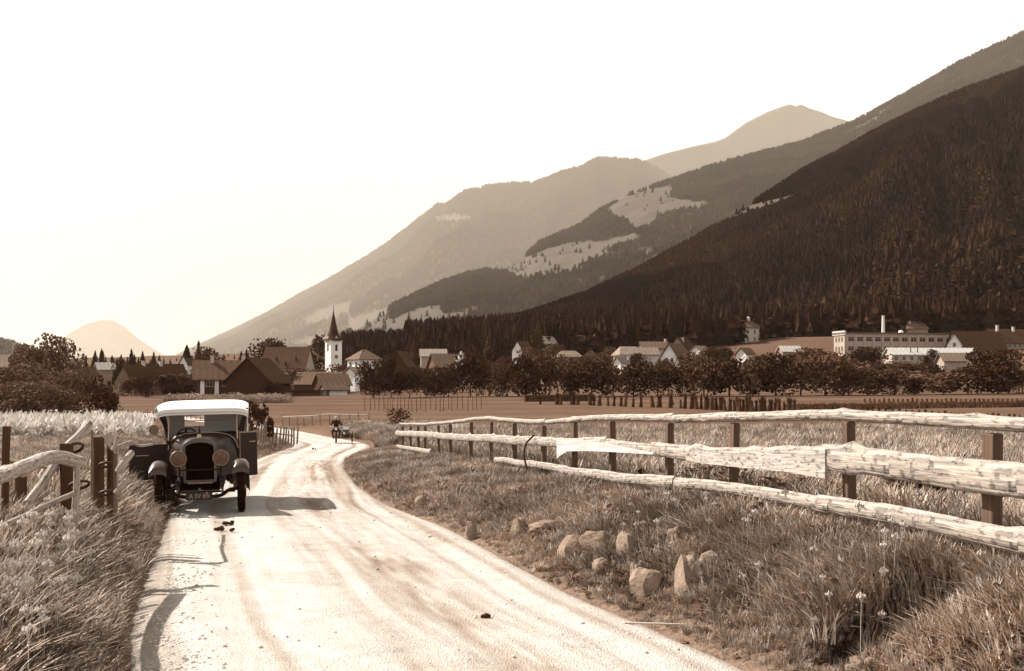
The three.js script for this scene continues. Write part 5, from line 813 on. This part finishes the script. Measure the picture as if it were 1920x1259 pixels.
  part('valance', [grid(20, 2, (u, v) => [(u * 2 - 1) * 0.855, roofY(u, 0) - 0.165 - 0.05 * v, -1.43]), ...[-1, 1].map((s) => grid(2, 14, (u, v) => [s * 0.862, roofY(s < 0 ? 0 : 1, v) - 0.11 * u, lerp(-1.42, -4.05, v)]))], canvas, top);
  const zr = (y) => lerp(-4.06, -4.0, clamp((1.9 - y) / 0.8)), panel = (x0, x1, y0, y1) => grid(2, 2, (u, v) => { const yy = lerp(y0, y1, v); return [lerp(x0, x1, u), yy, zr(yy)]; });
  const bc = part('back_curtain', [panel(-0.84, 0.84, 1.12, 1.46), panel(-0.84, 0.84, 1.67, 1.93), panel(-0.84, -0.46, 1.46, 1.67), panel(-0.06, 0.84, 1.46, 1.67)], canvas, g);
  part('window', panel(-0.46, -0.06, 1.46, 1.67).translate(0, 0, 0.004), new THREE.MeshPhysicalMaterial({ color: 0xffffff, transmission: 1, thickness: 0, roughness: 0.15, ior: 1.3 }), bc);
  for (const s of [-1, 1]) part('side_curtain', grid(4, 3, (u, v) => [s * lerp(0.84, 0.8, v), lerp(1.86, 1.16, v), lerp(-3.1, -4.03, u) - 0.0 * v]), canvas, g);
  for (const s of [-1, 1]) part('top_bow', [rod([s * 0.7, 1.2, -3.1], [s * 0.83, 1.86, -2.3], 0.017), rod([s * 0.7, 1.2, -3.1], [s * 0.83, 1.86, -3.1], 0.017), rod([s * 0.66, 1.42, -1.66], [s * 0.84, 1.84, -1.5], 0.02), rod([s * 0.66, 1.25, -1.7], [s * 0.8, 1.84, -1.9], 0.02)], black, g);
  // searchlight on its bracket
  const sl = part('searchlight', new THREE.LatheGeometry([[0, -0.12], [0.05, -0.11], [0.085, -0.06], [0.09, 0]].map((p) => new THREE.Vector2(...p)), 20).rotateX(Math.PI / 2), nickel, g); sl.position.set(-0.9, 1.47, -1.5); part('lens', new THREE.CircleGeometry(0.086, 20).translate(0, 0, -0.004), mat(0.1, { rough: 0.25, side: THREE.DoubleSide }), sl); part('bracket', rod([0, -0.08, -0.04], [0.25, -0.2, -0.12], 0.014), brass, sl);
  part('side_lamp', [new THREE.LatheGeometry([[0, -0.1], [0.04, -0.08], [0.05, 0]].map((p) => new THREE.Vector2(...p)), 12).rotateX(Math.PI / 2).translate(-0.58, 1.22, -1.25), rod([-0.58, 1.2, -1.3], [-0.5, 1.1, -1.3], 0.01)], nickel, g);
}

// ---------------------------------------------------------------- motorcycle with sidecar at the bend, and its rider
{
  const d = 66.5, x = X(630, d), y = -0.46, g = thing('motorcycle', 'motorcycle with a sidecar stopped at the bend of the road', 'motorcycle', x, y, -d, 0.12); g.scale.setScalar(0.84);
  const dark = mat(0.02, { rough: 0.5 }), bright = new THREE.MeshPhysicalMaterial({ color: col(0.5), metalness: 1, roughness: 0.35 }), rubber = mat(0.02, { rough: 0.9 });
  const wheel = (wx, wz) => { const w = part('wheel', [new THREE.TorusGeometry(0.28, 0.02, 6, 28).rotateY(Math.PI / 2), ...Array.from({ length: 10 }, (_, k) => rod([0, 0, 0], [0, Math.cos(k * 0.628) * 0.27, Math.sin(k * 0.628) * 0.27], 0.007, 0.007, 4)), new THREE.CylinderGeometry(0.05, 0.05, 0.1, 10).rotateZ(Math.PI / 2)], bright, g); w.position.set(wx, 0.33, wz); part('tyre', new THREE.TorusGeometry(0.295, 0.042, 8, 30).rotateY(Math.PI / 2), rubber, w); };
  wheel(0, 0.68); wheel(0, -0.68); wheel(0.98, -0.15);
  part('frame', [tube([[0, 0.85, 0.42], [0, 0.45, 0.3], [0, 0.3, 0], [0, 0.33, -0.66]], 0.022, 24), tube([[0, 0.85, 0.42], [0, 0.8, 0], [0, 0.66, -0.3], [0, 0.33, -0.66]], 0.022, 24), rod([0, 0.3, -0.05], [0, 0.72, -0.22], 0.02)], dark, g);
  part('fork', [rod([-0.06, 0.33, 0.68], [-0.06, 0.95, 0.42], 0.018), rod([0.06, 0.33, 0.68], [0.06, 0.95, 0.42], 0.018)], dark, g);
  part('handlebar', tube([[-0.36, 0.98, 0.12], [-0.3, 1.02, 0.32], [0, 0.98, 0.42], [0.3, 1.02, 0.32], [0.36, 0.98, 0.12]], 0.014, 24), bright, g);
  part('fuel_tank', new THREE.CapsuleGeometry(0.11, 0.3, 6, 12).rotateX(Math.PI / 2).scale(1, 1.1, 1).translate(0, 0.74, 0.12), dark, g);
  part('engine', [rbx(0.2, 0.24, 0.3, 0, 0.38, 0.05, 0.04), ...Array.from({ length: 6 }, (_, k) => rbx(0.17, 0.012, 0.17, 0, 0.52 + k * 0.03, 0.1, 0.005))], dark, g);
  part('saddle', new THREE.SphereGeometry(0.16, 14, 8).scale(0.9, 0.4, 1.2).translate(0, 0.74, -0.3), dark, g);
  const hl = part('headlamp', new THREE.LatheGeometry([[0, -0.11], [0.06, -0.09], [0.085, 0]].map((p) => new THREE.Vector2(...p)), 16).rotateX(Math.PI / 2).translate(0, 0.88, 0.56), dark, g); part('lens', new THREE.CircleGeometry(0.082, 16).translate(0, 0.88, 0.558), mat(0.6, { rough: 0.3 }), hl);
  part('front_mudguard', new THREE.TorusGeometry(0.36, 0.05, 4, 16, 2.2).scale(1, 1, 0.9).rotateY(Math.PI / 2).rotateX(-0.6).translate(0, 0.33, 0.68), dark, g);
  const sc = part('sidecar_body', new THREE.LatheGeometry([[0, -0.85], [0.12, -0.75], [0.26, -0.4], [0.31, 0], [0.29, 0.4], [0.24, 0.55], [0, 0.58]].map((p) => new THREE.Vector2(...p)), 18).rotateX(-Math.PI / 2).scale(0.95, 0.85, 1).translate(0.6, 0.52, -0.1), dark, g);
  part('sidecar_screen', [tube([[0.36, 0.75, 0.12], [0.4, 1.05, 0.05], [0.6, 1.1, 0.08], [0.8, 1.05, 0.05], [0.84, 0.75, 0.12]], 0.015, 20), bx(0.36, 0.2, 0.01, 0.6, 0.92, 0.07)], bright, sc);
  part('sidecar_seat', rbx(0.42, 0.35, 0.1, 0.6, 0.84, -0.45, 0.04), dark, sc);
  part('sidecar_frame', [rod([0, 0.3, 0.25], [0.9, 0.3, 0.25], 0.018), rod([0, 0.3, -0.4], [0.98, 0.33, -0.15], 0.018)], dark, g);
  part('sidecar_mudguard', new THREE.TorusGeometry(0.36, 0.06, 4, 16, Math.PI).rotateY(Math.PI / 2).translate(0.98, 0.33, -0.15), dark, g);
  // rider: one continuous figure
  const J = { pelvis: [0, 0.86, -0.32], waist: [0, 1.03, -0.27], chest: [0, 1.24, -0.17], neck: [0, 1.42, -0.11], head: [0, 1.55, -0.07], chin: [0, 1.49, 0.0] };
  const bones = [[J.pelvis, J.waist, 0.155, 0.14], [J.waist, J.chest, 0.14, 0.165], [J.chest, J.neck, 0.15, 0.065], [J.neck, J.head, 0.06, 0.09], [J.head, J.chin, 0.095, 0.06]];
  for (const s of [-1, 1]) { const sh = [s * 0.19, 1.33, -0.14], el = [s * 0.32, 1.12, 0.02], wr = [s * 0.33, 1.03, 0.22], hn = [s * 0.31, 1.02, 0.31], hip = [s * 0.1, 0.82, -0.3], kn = [s * 0.23, 0.72, 0.14], an = [s * 0.17, 0.33, -0.02], to = [s * 0.18, 0.29, 0.16]; bones.push([J.chest, sh, 0.12, 0.075], [sh, el, 0.07, 0.055], [el, wr, 0.05, 0.038], [wr, hn, 0.036, 0.034], [hip, kn, 0.1, 0.072], [kn, an, 0.068, 0.046], [an, to, 0.05, 0.035]); }
  for (const s of [-1, 1]) for (let k = 0; k < 4; k++) bones.push([[s * (0.335 - k * 0.022), 1.03, 0.3], [s * (0.335 - k * 0.022), 0.985, 0.345], 0.011, 0.01]);
  const dist = (p) => { let r = 10; for (const [a, b, ra, rb] of bones) { const ab = [b[0] - a[0], b[1] - a[1], b[2] - a[2]], ap = [p[0] - a[0], p[1] - a[1], p[2] - a[2]], t = clamp((ap[0] * ab[0] + ap[1] * ab[1] + ap[2] * ab[2]) / (ab[0] ** 2 + ab[1] ** 2 + ab[2] ** 2)), q = Math.hypot(ap[0] - ab[0] * t, ap[1] - ab[1] * t, ap[2] - ab[2] * t) - lerp(ra, rb, t), k = 0.03, hh = clamp(0.5 + 0.5 * (r - q) / k); r = lerp(r, q, hh) - k * hh * (1 - hh); } return r; };
  const N = 72, S = 0.82, C = [0, 0.98, 0.0], mc = new MarchingCubes(N, new THREE.MeshBasicMaterial(), false, false, 120000); mc.isolation = 0;
  for (let k = 0; k < N; k++) for (let j = 0; j < N; j++) for (let i = 0; i < N; i++) mc.field[i + j * N + k * N * N] = -dist([C[0] + S * ((i - N / 2) / (N / 2)), C[1] + S * ((j - N / 2) / (N / 2)), C[2] + S * ((k - N / 2) / (N / 2))]);
  mc.update();
  const cnt = mc.count, P = mc.positionArray.slice(0, cnt * 3), NN = mc.normalArray.slice(0, cnt * 3), CC = new Float32Array(cnt * 3);
  for (let i = 0; i < cnt; i++) { for (let c = 0; c < 3; c++) P[i * 3 + c] = P[i * 3 + c] * S + C[c]; const skin = P[i * 3 + 1] > 1.45 || Math.abs(P[i * 3]) > 0.26 && P[i * 3 + 2] > 0.24 && P[i * 3 + 1] > 0.95; CC.set(sep(skin ? 0.3 : P[i * 3 + 1] < 0.4 ? 0.03 : 0.022), i * 3); }
  const bg = new THREE.BufferGeometry(); bg.setAttribute('position', new THREE.BufferAttribute(P, 3)); bg.setAttribute('normal', new THREE.BufferAttribute(NN, 3)); bg.setAttribute('color', new THREE.BufferAttribute(CC, 3));
  const p = thing('person', 'person in a dark coat and pale cap sitting on the motorcycle at the bend', 'person', x, y, -d, 0.12); p.scale.setScalar(0.84);
  part('body', bg, new THREE.MeshPhysicalMaterial({ vertexColors: true, roughness: 0.9, specularIntensity: 0.2 }), p);
  part('cap', [new THREE.SphereGeometry(0.112, 16, 8, 0, 6.3, 0, 1.5).scale(1, 0.75, 1.05).translate(0, 1.58, -0.07), new THREE.CylinderGeometry(0.085, 0.085, 0.012, 16, 1, false, -1.2, 2.4).translate(0, 1.585, 0.0)], mat(0.3, { rough: 0.9 }), p);
}
renderer.render(scene, camera);
